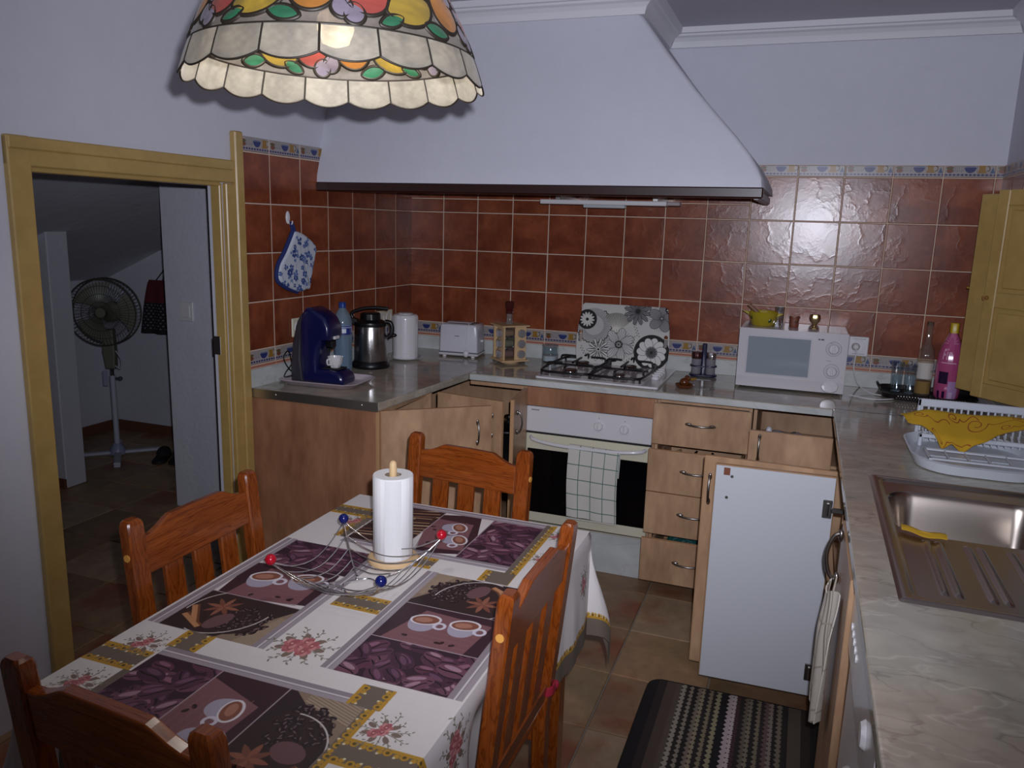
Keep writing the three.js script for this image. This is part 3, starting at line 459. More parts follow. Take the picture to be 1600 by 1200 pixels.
// right corner unit and right run
{
  const c = thing('corner_cabinet', 'open corner base cabinet between the drawers and the right worktop', 'cabinet');
  part('body', [bx(1.945, 1.96, 0.1, 0.868, 0.03, 0.585), bx(1.96, 2.84, 0.1, 0.868, 0.02, 0.032), bx(1.96, 2.84, 0.1, 0.118, 0.032, 0.585), bx(1.965, 2.8, 0.64, 0.655, 0.04, 0.57), bx(2.27, 2.84, 0.1, 0.118, 0.585, 0.935), bx(2.28, 2.84, 0.1, 0.868, 0.936, 0.95), bx(2.83, 2.845, 0.1, 0.868, 0.032, 0.935)], M.carcass, c);
  door(c, [2.252, 0.955], [-0.3, 0.0], 0.3, 0.1, 0.865, -1, M.lam, 0.262, 0.8);
  const b = thing('plastic_bag', 'crumpled clear plastic bag on the shelf of the right corner cabinet', 'bag', [2.09, 0.6555, 0.47]);
  const bn = fbm(6, 6, 3, 77), g = new THREE.SphereGeometry(1, 28, 18), p = g.attributes.position; for (let i = 0; i < p.count; i++) { const x = p.getX(i), y = p.getY(i), z = p.getZ(i), k = 0.65 + 0.7 * bn(x * 0.5 + 0.5, z * 0.5 + y * 0.3 + 0.5); p.setXYZ(i, x * 0.11 * k, 0.052 + y * 0.05 * k, z * 0.07 * k); } g.computeVertexNormals();
  part('film', g, mat({ color: 0xd8d8de, roughness: 0.12, transmission: 0.75, thickness: 0 }), b); part('knot', ball(0.014, -0.08, 0.1, 0, 1, 1.4, 1), mat({ color: 0xd8d8de, roughness: 0.2 }), b);
  const u = thing('base_cabinet', 'wood-print base cabinet right of the rear corner, its door wide open beside the white one', 'cabinet');
  part('body', [bx(2.28, 2.84, 0.1, 0.118, 0.955, 1.41), bx(2.28, 2.84, 0.118, 0.868, 1.41, 1.425), bx(2.83, 2.845, 0.118, 0.868, 0.955, 1.41), bx(2.29, 2.83, 0.45, 0.466, 0.955, 1.41)], M.carcass, u);
  door(u, [2.254, 1.394], [-0.42, -0.012], 0.42, 0.1, 0.865, -1, M.lam, 0.398, 0.75);
  const s = thing('sink_cabinet', 'sink base cabinet with a wide open door showing its white inner face', 'cabinet');
  part('body', [bx(2.28, 2.84, 0.1, 0.118, 1.43, 2.255), bx(2.28, 2.84, 0.118, 0.86, 2.24, 2.255), bx(2.83, 2.845, 0.118, 0.868, 1.43, 2.24), bx(2.262, 2.28, 0.855, 0.868, 1.43, 2.255)], M.carcass, s);
  const d = door(s, [2.25, 1.438], [-0.372, 0.013], 0.372, 0.1, 0.865, 1, M.lam, undefined, 0, M.whiteBoard);
  for (const y of [0.76, 0.19]) { const h = part('hinge', [bx(0.006, 0.034, y - 0.03, y + 0.03, -0.026, -0.019, 0.002), bx(-0.03, 0.01, y - 0.008, y + 0.008, -0.036, -0.024, 0.003), rod([0.02, y - 0.02, -0.028], [0.02, y + 0.02, -0.028], 0.004)], M.handle, d, 'steel hinge'); }
  part('bumper', bx(0.325, 0.345, 0.832, 0.857, -0.0205, -0.019, 0.0003), plain(0x7b4328, 0.6), d, 'brown sticky pad'); part('screw', [rod([0.318, 0.829, -0.019], [0.318, 0.829, -0.0212], 0.005, 12), rod([0.33, 0.756, -0.019], [0.33, 0.756, -0.0212], 0.005, 12)], M.handle, d);
  const n = part('door', bx(2.253, 2.271, 0.1, 0.865, 1.85, 2.25, 0.002), M.lam, s); const h = part('handle', bowGeo, M.handle, n, 'steel bow handle'); h.position.set(2.253, 0.79, 1.93); h.rotation.y = -PI / 2; h.scale.setScalar(1.35);
}
// tea towel over the door edge of the sink cabinet
{
  const tx = canvasTex(256, 256, (c, w) => { c.fillStyle = '#cfc8bc'; c.fillRect(0, 0, w, w); c.fillStyle = '#8f8578'; for (let x = 8; x < w; x += 64) { c.fillRect(x, 0, 7, w); c.fillRect(x + 14, 0, 3, w); } c.fillStyle = '#b0a595'; for (let y = 20; y < w; y += 85) c.fillRect(0, y, w, 4); });
  const g = thick(grid(20, 26, (u, v) => { const z = mix(1.96, 2.12, u), y = mix(0.74, 0.4, v); return [2.243 - 0.012 * Math.sin(u * 11 + v * 2) - 0.01 * sstep(0, 0.4, v) - 0.008, y - 0.03 * Math.sin(u * 5), z + 0.02 * v]; }), 0.003);
  const t = thing('tea_towel', 'pale striped tea towel hanging on the front of the sink cabinet', 'towel'); part('cloth', g, mat({ map: tx, roughness: 0.9, side: THREE.DoubleSide }), t); part('hanging_loop', tube([[2.235, 0.735, 2.03], [2.24, 0.78, 2.035], [2.235, 0.735, 2.05]], 0.002, 14, 6), plain(0xb0a595, 0.9), t);
  const w = thing('washing_machine', 'white front loading washing machine under the right worktop', 'appliance');
  part('casing', bx(2.27, 2.85, 0.01, 0.862, 2.27, 2.87, 0.008), M.white, w); part('control_panel', bx(2.262, 2.27, 0.72, 0.855, 2.275, 2.865, 0.002), M.whiteGloss, w); part('kick_panel', bx(2.264, 2.27, 0.02, 0.11, 2.275, 2.865, 0.002), M.whiteGloss, w);
  part('door_ring', lathe([[0.1, 0], [0.12, 0.02], [0.155, 0.022], [0.17, 0.006], [0.172, 0]], 40).rotateZ(PI / 2).translate(2.27, 0.42, 2.57), M.whiteGloss, w); part('door_glass', lathe([[0, 0.006], [0.06, 0.012], [0.1, 0.003]], 32).rotateZ(PI / 2).translate(2.27, 0.42, 2.57), plain(0x15161a, 0.08), w);
  for (let i = 0; i < 5; i++) part('button', rod([2.262, 0.79, 2.32 + i * 0.035], [2.2595, 0.79, 2.32 + i * 0.035], 0.009, 14), M.white, w); part('dial', lathe([[0, 0.009], [0.02, 0.008], [0.026, 0]], 24).rotateZ(PI / 2).translate(2.262, 0.79, 2.72), M.white, w);
}
// striped mat
{
  const tx = canvasTex(1024, 1024, (c, w, h) => {
    c.fillStyle = '#241d1d'; c.fillRect(0, 0, w, h); const bands = [[0, 60, '#1b1718'], [60, 110, '#322624'], [110, 170, '#54463d'], [170, 205, '#5d4f44'], [830, 900, '#5a4d42'], [900, 950, '#33281f'], [950, 1024, '#191516']]; for (const [a, b, k] of bands) { c.fillStyle = k; c.fillRect(a, 0, b - a, h); }
    const z = (x, lw, col, ph) => { c.strokeStyle = col; c.lineWidth = lw; c.beginPath(); for (let y = -20; y < h + 30; y += 16) { const q = x + ((y / 16 + ph) & 1 ? 8 : -8); y < 0 ? c.moveTo(q, y) : c.lineTo(q, y); } c.stroke(); };
    const cols = ['#9c9284', '#2a2220', '#8c8172', '#211b1b', '#7b6d5f', '#978b6f', '#2a2324', '#867a62', '#2a2324', '#9a9070', '#171316', '#171316', '#b8a6a6', '#c3b4b2', '#4a2f30', '#2c2424', '#6b5f52', '#857a66', '#2b2424', '#80745f', '#332828', '#6b5350', '#8d8074', '#2a2224', '#7d7160', '#2d2525'];
    cols.forEach((k, i) => z(222 + i * 23.5, i % 3 ? 19 : 23, k, i % 2));
  });
  const m = thing('floor_mat', 'dark brown floor mat with cream zigzag stripes in front of the open white door', 'mat', [2.0, 0.0002, 1.79]);
  const nb = dataTex(128, 128, (u, v) => 128 + 120 * (nD(u * 2, v * 2) - 0.5), false);
  const g = slab(rrect(0.59, 0.79, 0.05).map(([x, z]) => [x, z]), 0, 0.009, 0.003); const uv = g.attributes.uv; for (let i = 0; i < uv.count; i++) uv.setXY(i, uv.getX(i) / 0.59 + 0.5, uv.getY(i) / 0.79 + 0.5);
  part('pile', g, mat({ map: tx, roughness: 0.95, bumpMap: nb, bumpScale: 0.002 }), m);
  const rim = rrect(0.588, 0.788, 0.05, 8); part('bound_edge', tube(rim.map(([x, z]) => [x, 0.005, z]), 0.005, 160, 8, true), plain(0x17110f, 0.9), m);
}
// ---------------------------------------------------------------- dining table, cloth, chairs
const TX0 = 0.848, TX1 = 1.592, TZ0 = 1.985, TZ1 = 3.16, TY = 0.772, DROP = 0.32;
{
  const t = thing('dining_table', 'varnished pine dining table under the printed cloth', 'table');
  part('table_top', bx(TX0 + 0.004, TX1 - 0.004, TY - 0.026, TY - 0.002, TZ0 + 0.004, TZ1 - 0.004, 0.006), M.pine, t);
  part('apron', [bx(TX0 + 0.06, TX1 - 0.06, 0.65, 0.745, TZ0 + 0.06, TZ0 + 0.08), bx(TX0 + 0.06, TX1 - 0.06, 0.65, 0.745, TZ1 - 0.08, TZ1 - 0.06), bx(TX0 + 0.06, TX0 + 0.08, 0.65, 0.745, TZ0 + 0.06, TZ1 - 0.06), bx(TX1 - 0.08, TX1 - 0.06, 0.65, 0.745, TZ0 + 0.06, TZ1 - 0.06)], M.pine, t);
  for (const x of [TX0 + 0.07, TX1 - 0.07]) for (const z of [TZ0 + 0.07, TZ1 - 0.07]) part('leg', bx(x - 0.03, x + 0.03, 0, 0.745, z - 0.03, z + 0.03, 0.004), M.pineUp, t);
}
// printed oilcloth: the print is laid out in metres over the unfolded cloth
const CX0 = TX0 - DROP, CX1 = TX1 + DROP, CZ0 = TZ0 - DROP, CZ1 = TZ1 + DROP, CS = 1125;
const clothTex = canvasTex(Math.round((CX1 - CX0) * CS), Math.round((CZ1 - CZ0) * CS), (c, W, H) => {
  const r = rng(77), X = (x) => (x - CX0) * CS, Z = (z) => (z - CZ0) * CS;
  c.fillStyle = '#d9d2ce'; c.fillRect(0, 0, W, H);
  c.globalAlpha = 0.05; for (let i = 0; i < 900; i++) { c.fillStyle = r() > 0.5 ? '#ffffff' : '#8a7f80'; c.fillRect(r() * W, r() * H, 20 + r() * 90, 1.2); } c.globalAlpha = 1;
  const rect = (x0, z0, x1, z1, k) => { c.fillStyle = k; c.fillRect(X(x0), Z(z0), (x1 - x0) * CS, (z1 - z0) * CS); };
  // --- photograph fields, drawn in a unit frame (u right, v down), turned when the field lies across
  const field = (x0, z0, x1, z1, turn, fn) => { c.save(); c.beginPath(); c.rect(X(x0), Z(z0), (x1 - x0) * CS, (z1 - z0) * CS); c.clip(); c.translate(X((x0 + x1) / 2), Z((z0 + z1) / 2)); c.rotate(turn); const w = (x1 - x0) * CS, h = (z1 - z0) * CS, s = Math.abs(Math.sin(turn)) > 0.5; fn(s ? h : w, s ? w : h); c.restore(); };
  const bean = (x, y, a, l, k1, k2) => { c.save(); c.translate(x, y); c.rotate(a); c.fillStyle = k1; c.beginPath(); c.ellipse(0, 0, l, l * 0.62, 0, 0, 7); c.fill(); c.fillStyle = k2; c.beginPath(); c.ellipse(-l * 0.1, -l * 0.26, l * 0.6, l * 0.2, 0, 0, 7); c.fill(); c.strokeStyle = '#1c0c10'; c.lineWidth = l * 0.1; c.beginPath(); c.moveTo(-l * 0.85, 0.1 * l); c.bezierCurveTo(-l * 0.3, l * 0.3, l * 0.3, -l * 0.15, l * 0.85, l * 0.1); c.stroke(); c.restore(); };
  const beans = (w, h) => { c.fillStyle = '#341c28'; c.fillRect(-w / 2, -h / 2, w, h); const k = [['#5e3446', '#8a5c70'], ['#533042', '#744c62'], ['#6b4252', '#a07c8a'], ['#46263a', '#684458']]; for (let i = 0; i < 44; i++) { const q = k[Math.floor(r() * 4)]; bean((r() - 0.5) * w, (r() - 0.5) * h, (r() - 0.5) * 2.2, 26 + r() * 13, ...q); } };
  const cup = (x, y, s, f) => { c.fillStyle = '#a79fae'; c.beginPath(); c.moveTo(x - s, y); c.bezierCurveTo(x - s * 0.9, y + s * 1.1, x - s * 0.6, y + s * 1.5, x, y + s * 1.5); c.bezierCurveTo(x + s * 0.6, y + s * 1.5, x + s * 0.95, y + s * 1.0, x + s, y); c.fill(); c.strokeStyle = '#cfc8d2'; c.lineWidth = s * 0.2; c.beginPath(); c.arc(x + f * s * 1.12, y + s * 0.45, s * 0.34, 0, 7); c.stroke(); c.fillStyle = '#d9d2d6'; c.beginPath(); c.ellipse(x, y, s, s * 0.66, -0.25 * f, 0, 7); c.fill(); c.fillStyle = '#83503f'; c.beginPath(); c.ellipse(x, y + 1, s * 0.85, s * 0.52, -0.25 * f, 0, 7); c.fill(); c.fillStyle = '#a97560'; c.beginPath(); c.ellipse(x - s * 0.1, y + 2, s * 0.55, s * 0.3, -0.25 * f, 0, 7); c.fill(); };
  const cups = (w, h) => { c.fillStyle = '#3a2028'; c.fillRect(-w / 2, -h / 2, w, h); c.fillStyle = '#7d5458'; c.beginPath(); c.moveTo(-w * 0.42, h * 0.5); c.lineTo(-w * 0.25, -h * 0.38); c.lineTo(w * 0.42, -h * 0.3); c.lineTo(w * 0.36, h * 0.5); c.fill(); c.strokeStyle = '#87605c'; c.lineWidth = 2; for (let i = 0; i < 7; i++) { c.beginPath(); c.moveTo(-w * 0.3 + i * 4, -h * 0.25 + i * h * 0.12); c.lineTo(w * 0.36, -h * 0.2 + i * h * 0.12); c.stroke(); } for (let i = 0; i < 4; i++) bean((r() - 0.5) * w * 0.6, h * (0.3 + 0.12 * r()), r() * 6, 8, '#2a1418', '#4a2a2a'); const s = Math.min(w, h) * 0.22; cup(-s * 1.25, -h * 0.14, s, 1); cup(s * 1.3, -h * 0.2, s, 1); };
  const anise = (w, h) => {
    c.fillStyle = '#2e1f20'; c.fillRect(-w / 2, -h / 2, w, h); c.fillStyle = '#8a7562'; c.beginPath(); c.moveTo(-w / 2, -h / 2); c.lineTo(-w * 0.1, -h / 2); c.lineTo(-w / 2, h * 0.4); c.fill(); c.strokeStyle = '#a8957e'; c.lineWidth = 3; for (let i = 0; i < 9; i++) { c.beginPath(); c.moveTo(-w / 2 + i * w / 40, -h / 2); c.lineTo(-w / 2 + i * w / 40 - 40, h * 0.2); c.stroke(); }
    c.fillStyle = '#33211f'; c.beginPath(); c.ellipse(w * 0.1, h * 0.05, w * 0.47, h * 0.5, 0.2, 0, 7); c.fill(); for (let i = 0; i < 80; i++) { const a = r() * 6.3, q = Math.sqrt(r()); bean(-w * 0.18 + Math.cos(a) * q * w * 0.24, -h * 0.05 + Math.sin(a) * q * h * 0.36, r() * 6, 9, '#241618', '#75605e'); }
    c.strokeStyle = '#c5bdb8'; c.lineWidth = 4; c.beginPath(); c.ellipse(w * 0.06, h * 0.1, w * 0.36, h * 0.62, 0.5, 2.6, 4.6); c.stroke(); c.beginPath(); c.ellipse(w * 0.1, h * 0.1, w * 0.36, h * 0.6, 0.5, -0.7, 1.2); c.stroke();
    c.fillStyle = '#6b4b4e'; c.beginPath(); c.ellipse(w * 0.05, -h * 0.16, w * 0.09, h * 0.22, 0.3, 0, 7); c.fill(); for (const [x, y, a] of [[0.28, -0.26, 0.5], [0.34, -0.1, 0.9]]) { c.save(); c.translate(w * x, h * y); c.rotate(a); c.fillStyle = '#b8825a'; c.fillRect(-w * 0.16, -h * 0.05, w * 0.32, h * 0.1); c.fillStyle = '#6f4228'; c.fillRect(-w * 0.16, h * 0.02, w * 0.32, h * 0.03); c.restore(); }
    c.save(); c.translate(w * 0.18, h * 0.16); for (let i = 0; i < 8; i++) { c.rotate(PI / 4); c.fillStyle = i & 1 ? '#8e5844' : '#7a4838'; c.beginPath(); c.moveTo(0, 0); c.quadraticCurveTo(w * 0.05, -h * 0.1, 0, -h * 0.26); c.quadraticCurveTo(-w * 0.05, -h * 0.1, 0, 0); c.fill(); } c.restore();
  };
  const cinnamon = (w, h) => { c.fillStyle = '#3a2220'; c.fillRect(-w / 2, -h / 2, w, h); for (let i = 0; i < 30; i++) { c.save(); c.translate((r() - 0.5) * w, -h / 2 + i * h / 30); c.rotate(-0.35 + r() * 0.2); c.fillStyle = ['#a98463', '#7d5640', '#c7ab8b', '#5b382c'][i % 4]; c.fillRect(-w * 0.35, -3, w * 0.7, 6); c.restore(); } };
  // --- stripes
  const SK = '#8f8389', SL = '#b9b1b6', stripeV = (x, z0, z1) => { rect(x, z0, x + 0.03, z1, SK); rect(x + 0.0125, z0, x + 0.0165, z1, '#cfc8ca'); rect(x + 0.019, z0, x + 0.03, z1, '#a0959a'); }, stripeH = (z, x0, x1) => { rect(x0, z, x1, z + 0.03, SK); rect(x0, z + 0.0125, x1, z + 0.0165, '#cfc8ca'); rect(x0, z + 0.019, x1, z + 0.03, '#a0959a'); };
  const line = (x0, z0, x1, z1) => rect(x0, z0, x1, z1, '#a8989c');
  stripeV(0.855, 2.365, 2.86); stripeV(1.12, 2.365, 2.86); field(0.885, 2.37, 1.12, 2.512, 0, beans); field(0.885, 2.512, 1.12, 2.692, -0.15, cups); field(0.885, 2.692, 1.12, 2.86, PI, anise); line(0.885, 2.511, 1.12, 2.514); line(0.885, 2.691, 1.12, 2.694);
  stripeV(1.288, 2.4, 2.87); stripeV(1.557, 2.4, 2.87); field(1.318, 2.404, 1.557, 2.567, 0, anise); field(1.318, 2.567, 1.557, 2.725, 0, cups); field(1.318, 2.725, 1.557, 2.87, 0, beans); line(1.318, 2.566, 1.557, 2.569); line(1.318, 2.724, 1.557, 2.727);
  stripeH(1.992, 0.99, 1.467); stripeH(2.297, 0.99, 1.467); field(0.995, 2.022, 1.163, 2.297, 0, cinnamon); field(1.163, 2.022, 1.316, 2.297, PI / 2 - 0.3, cups); field(1.316, 2.022, 1.467, 2.297, 0, beans); line(1.162, 2.022, 1.165, 2.297); line(1.315, 2.022, 1.318, 2.297);
  stripeH(2.924, 0.972, 1.436); stripeH(3.23, 0.972, 1.436); field(0.972, 2.954, 1.13, 3.23, 0, beans); field(1.13, 2.954, 1.282, 3.23, PI / 2, cups); field(1.282, 2.954, 1.436, 3.23, PI / 2, anise); line(1.129, 2.954, 1.132, 3.23); line(1.281, 2.954, 1.284, 3.23);
  // --- brown bands with golden scroll edges
  const BK = '#6d6054', GO = '#b88a2a', scroll = (x0, z0, x1, z1) => { const l = Math.hypot(x1 - x0, z1 - z0), n = Math.max(1, Math.round(l / 0.03)), a = Math.atan2(z1 - z0, x1 - x0); c.fillStyle = GO; c.strokeStyle = '#80601c'; for (let i = 0; i < n; i++) { c.save(); c.translate(X(mix(x0, x1, (i + 0.5) / n)), Z(mix(z0, z1, (i + 0.5) / n))); c.rotate(a); c.fillRect(-17, -7, 35, 9); c.beginPath(); c.arc(-6, -10, 9, 0, 7); c.fill(); c.beginPath(); c.arc(9, -13, 6, 0, 7); c.fill(); c.fillStyle = '#d8cfae'; c.beginPath(); c.arc(12, -18, 3, 0, 7); c.fill(); c.fillStyle = '#5b4a26'; c.beginPath(); c.arc(-6, -10, 4, 0, 7); c.fill(); c.fillStyle = GO; c.restore(); } };
  const band = (x0, z0, x1, z1, sides) => { rect(x0, z0, x1, z1, BK); if (sides.includes('l')) scroll(x0, z0, x0, z1); if (sides.includes('r')) scroll(x1, z1, x1, z0); if (sides.includes('t')) scroll(x1, z0, x0, z0); if (sides.includes('b')) scroll(x0, z1, x1, z1); };
  band(1.467, 1.99, 1.497, 2.4, 'r'); band(1.42, 2.335, 1.497, 2.4, 'l'); band(CX0, 2.955, 0.965, 3.02, 'tb'); band(0.965, 2.858, 1.033, 2.924, 'lr'); band(1.166, 2.58, 1.286, 2.645, 'tb'); band(1.166, 2.33, 1.286, 2.39, 'tb'); band(CX0, 2.086, 0.985, 2.15, 'tb'); rect(0.955, 2.15, 0.99, 2.3, BK); scroll(0.955, 2.15, 0.955, 2.3);
  band(1.398, 2.888, 1.464, 2.953, 'lr'); rect(1.436, 2.953, 1.456, 3.3, BK); scroll(1.456, 3.3, 1.456, 2.953); band(1.45, 3.036, CX1, 3.1, 'tb'); rect(0.955, 3.02, 0.972, 3.3, BK);
  // --- rose sprays
  const rose = (x, z, s, n = 5) => { c.save(); c.translate(X(x), Z(z)); c.strokeStyle = '#837c72'; c.fillStyle = '#7d7666'; for (let i = 0; i < 11; i++) { const a = i / 11 * 6.283 + 0.3, L = s * (1.0 + 0.45 * r()); c.lineWidth = 2; c.beginPath(); c.moveTo(0, 0); c.quadraticCurveTo(Math.cos(a) * L * 0.6 + 8, Math.sin(a) * L * 0.6, Math.cos(a) * L, Math.sin(a) * L); c.stroke(); for (let k = 4; k < 9; k++) { c.save(); c.translate(Math.cos(a) * L * k / 8, Math.sin(a) * L * k / 8); c.rotate(a + (k & 1 ? 0.8 : -0.8)); c.beginPath(); c.ellipse(6, 0, s * 0.085, s * 0.035, 0, 0, 7); c.fill(); c.restore(); } } for (let i = 0; i < 7; i++) { const a = i * 0.9; c.fillStyle = '#7d6a5e'; c.beginPath(); c.ellipse(Math.cos(a) * s * 0.72, Math.sin(a) * s * 0.62, s * 0.26, s * 0.14, a, 0, 7); c.fill(); } for (let i = 0; i < n; i++) { const a = i * 2.4, q = i ? s * 0.42 : 0, x0 = Math.cos(a) * q, y0 = Math.sin(a) * q * 0.8; for (let k = 0; k < 6; k++) { c.fillStyle = ['#b56a6c', '#c98986', '#a65a5e'][k % 3]; c.beginPath(); c.ellipse(x0 + Math.cos(k) * s * 0.14, y0 + Math.sin(k) * s * 0.14, s * 0.2, s * 0.15, k, 0, 7); c.fill(); } c.strokeStyle = '#8e474c'; c.lineWidth = 2.5; c.beginPath(); c.arc(x0, y0, s * 0.1, 0, 5); c.stroke(); c.fillStyle = '#d9a9a2'; c.beginPath(); c.arc(x0, y0, s * 0.05, 0, 7); c.fill(); } c.restore(); };
  rose(1.212, 2.822, 62, 6); rose(0.92, 2.935, 40, 3); rose(0.915, 3.085, 40, 3); rose(1.497, 3.0, 42, 3); rose(1.655, 2.92, 55, 5); rose(1.655, 2.35, 48, 4); rose(0.955, 2.19, 40, 3); rose(1.53, 2.22, 34, 3); rose(1.52, 2.06, 34, 3); rose(1.72, 2.06, 42, 4); rose(1.62, 1.87, 42, 4); rose(0.75, 2.5, 45, 4); rose(1.75, 2.6, 45, 4);
  // --- printed hem
  const hem = 0.055; rect(CX0, CZ0, CX1, CZ0 + hem, BK); rect(CX0, CZ1 - hem, CX1, CZ1, BK); rect(CX0, CZ0, CX0 + hem, CZ1, BK); rect(CX1 - hem, CZ0, CX1, CZ1, BK); scroll(CX0 + hem, CZ0 + hem, CX0 + hem, CZ1 - hem); scroll(CX1 - hem, CZ1 - hem, CX1 - hem, CZ0 + hem); scroll(CX1 - hem, CZ0 + hem, CX0 + hem, CZ0 + hem);
});
{
  clothTex.anisotropy = 4;
  const wob = fbm(5, 5, 3, 91), stops = (a, b, n, m) => { const o = []; for (let i = 0; i <= m; i++) o.push(a - DROP * (1 - i / m)); for (let i = 1; i <= n; i++) o.push(mix(a, b, i / n)); for (let i = 1; i <= m; i++) o.push(b + DROP * i / m); return o; };
  const xs = stops(TX0, TX1, 24, 18), zs = stops(TZ0, TZ1, 36, 18), pos = [], uv = [], idx = [];
  const drape = (x, z) => {
    const ox = x < TX0 ? x - TX0 : x > TX1 ? x - TX1 : 0, oz = z < TZ0 ? z - TZ0 : z > TZ1 ? z - TZ1 : 0, d = Math.hypot(ox, oz), cx = clamp(x, TX0, TX1), cz = clamp(z, TZ0, TZ1);
    if (d < 1e-6) return [x, TY + 0.0008 * (wob((x - TX0) * 0.9, (z - TZ0) * 0.7) - 0.5) , z];
    const rr = 0.005, e = Math.min(d, rr * 1.57) / rr, out = rr * Math.sin(e), dn = rr * (1 - Math.cos(e)) + Math.max(0, d - rr * 1.57); const nx = ox / d, nz = oz / d, cor = Math.abs(nx * nz) * 2, t = d / DROP;
    const right = ox > 0 && oz === 0 ? 1 - sstep(2.28, 2.36, z) * sstep(2.86, 2.79, z) : 1; const along = Math.abs(nx) > Math.abs(nz) ? z : x; const fold = (1 - cor) * (0.006 * Math.sin(along * 21 + 1) + 0.004 * Math.sin(along * 47)) * sstep(0.05, 0.6, t) + cor * 0.075 * sstep(0.1, 1.1, t);
    const lim = out + Math.max(0, fold + 0.006 * t) * right - 0.036 * (1 - right) * sstep(0.02, 0.14, d); return [cx + nx * lim, TY - dn * (1 - 0.04 * cor), cz + nz * lim];
  };
  for (const z of zs) for (const x of xs) { pos.push(...drape(x, z)); uv.push((x - CX0) / (CX1 - CX0), 1 - (z - CZ0) / (CZ1 - CZ0)); }
  const n = xs.length; for (let j = 0; j < zs.length - 1; j++) for (let i = 0; i < n - 1; i++) { const a = j * n + i; idx.push(a, a + n, a + 1, a + 1, a + n, a + n + 1); }
  const g = new THREE.BufferGeometry(); g.setAttribute('position', new THREE.Float32BufferAttribute(pos, 3)); g.setAttribute('uv', new THREE.Float32BufferAttribute(uv, 2)); g.setIndex(idx); g.computeVertexNormals();
  const weave = dataTex(128, 128, (u, v) => 128 + 60 * Math.sin(u * 2 * PI * 32) * Math.sin(v * 2 * PI * 32), false);
  single('tablecloth', thick(g, 0.0012), mat({ map: clothTex, roughness: 0.55, side: THREE.DoubleSide }), 'tablecloth printed with coffee cups, beans and roses', 'tablecloth');
}
// pine chairs with three back slats
function makeChair() {
  const c = thing('dining_chair', 'pine chair', 'chair'), S = 0.194, rake = 0.05, zAt = (y) => y > 0.45 ? (y - 0.45) * rake / 0.5 : 0;
  for (const s of [-1, 1]) {
    const ys = [0, 0.2, 0.45, 0.6, 0.75, 0.9, 0.936, 0.945, 0.95], hw = [0.022, 0.022, 0.023, 0.023, 0.023, 0.023, 0.0225, 0.0195, 0.014];
    const rings = ys.map((y, i) => { const z = zAt(y), b = 0.004, w = hw[i], d = i > 5 ? 0.0165 * (w / 0.023) : 0.0165; return [[-w + b, -d], [w - b, -d], [w, -d + b], [w, d - b], [w - b, d], [-w + b, d], [-w, d - b], [-w, -d + b]].map(([x, q]) => [s * S + x, y, z + q]).reverse(); });
    const g = toCreasedNormals(loop(rings), 0.5); const o = part('back_post', muv(g), M.pineUp, c); o.geometry = (() => { const q = toCreasedNormals(loop(rings), 0.5), u = muv(q.clone()); q.setAttribute('uv', u.attributes.uv); return q; })();
    for (const y of [0.866, 0.47]) part('dowel_cap', [rod([s * (S + 0.0225), y, zAt(y)], [s * (S + 0.0252), y, zAt(y)], 0.0085, 14)], M.plug, o, 'pale wooden dowel cap');
    part('front_leg', bx(s * S - 0.02, s * S + 0.02, 0, 0.435, -0.385, -0.345, 0.004), M.pineUp, c); part('stretcher', bx(s * S - 0.01, s * S + 0.01, 0.16, 0.195, -0.35, -0.014, 0.003), M.pine, c); part('seat_rail', bx(s * S - 0.012, s * S + 0.012, 0.37, 0.435, -0.35, -0.014, 0.003), M.pine, c);
  }
  const w = S - 0.0225, rail = extr([[-w, 0.815], [w, 0.815], [w, 0.902], [w * 0.86, 0.904], [w * 0.72, 0.912], [w * 0.56, 0.926], [w * 0.5, 0.93], [0, 0.931], [-w * 0.5, 0.93], [-w * 0.56, 0.926], [-w * 0.72, 0.912], [-w * 0.86, 0.904], [-w, 0.902]], 0.022, 0.003).translate(0, 0, -0.011);
  const lean = new THREE.Matrix4().makeTranslation(0, 0.45, 0).multiply(new THREE.Matrix4().makeRotationX(Math.atan(rake / 0.5))).multiply(new THREE.Matrix4().makeTranslation(0, -0.45, 0));
  part('top_rail', muv(rail.applyMatrix4(lean)), M.pine, c); part('lower_rail', bx(-w, w, 0.5, 0.545, -0.011, 0.011, 0.003).applyMatrix4(lean), M.pine, c);
  for (const x of [-0.0935, 0, 0.0935]) part('slat', bx(x - 0.0285, x + 0.0285, 0.54, 0.82, -0.0075, 0.0075, 0.003).applyMatrix4(lean), M.pineUp, c);
  part('seat', slab(rrect(0.42, 0.385, 0.03).map(([x, z]) => [x, z - 0.195]), 0.435, 0.455, 0.005), M.pine, c); part('stretcher', bx(-S, S, 0.36, 0.43, -0.375, -0.357, 0.003), M.pine, c); part('stretcher', bx(-S + 0.02, S - 0.02, 0.25, 0.285, -0.01, 0.01, 0.003), M.pine, c);
  return c;
}
const chair0 = makeChair();
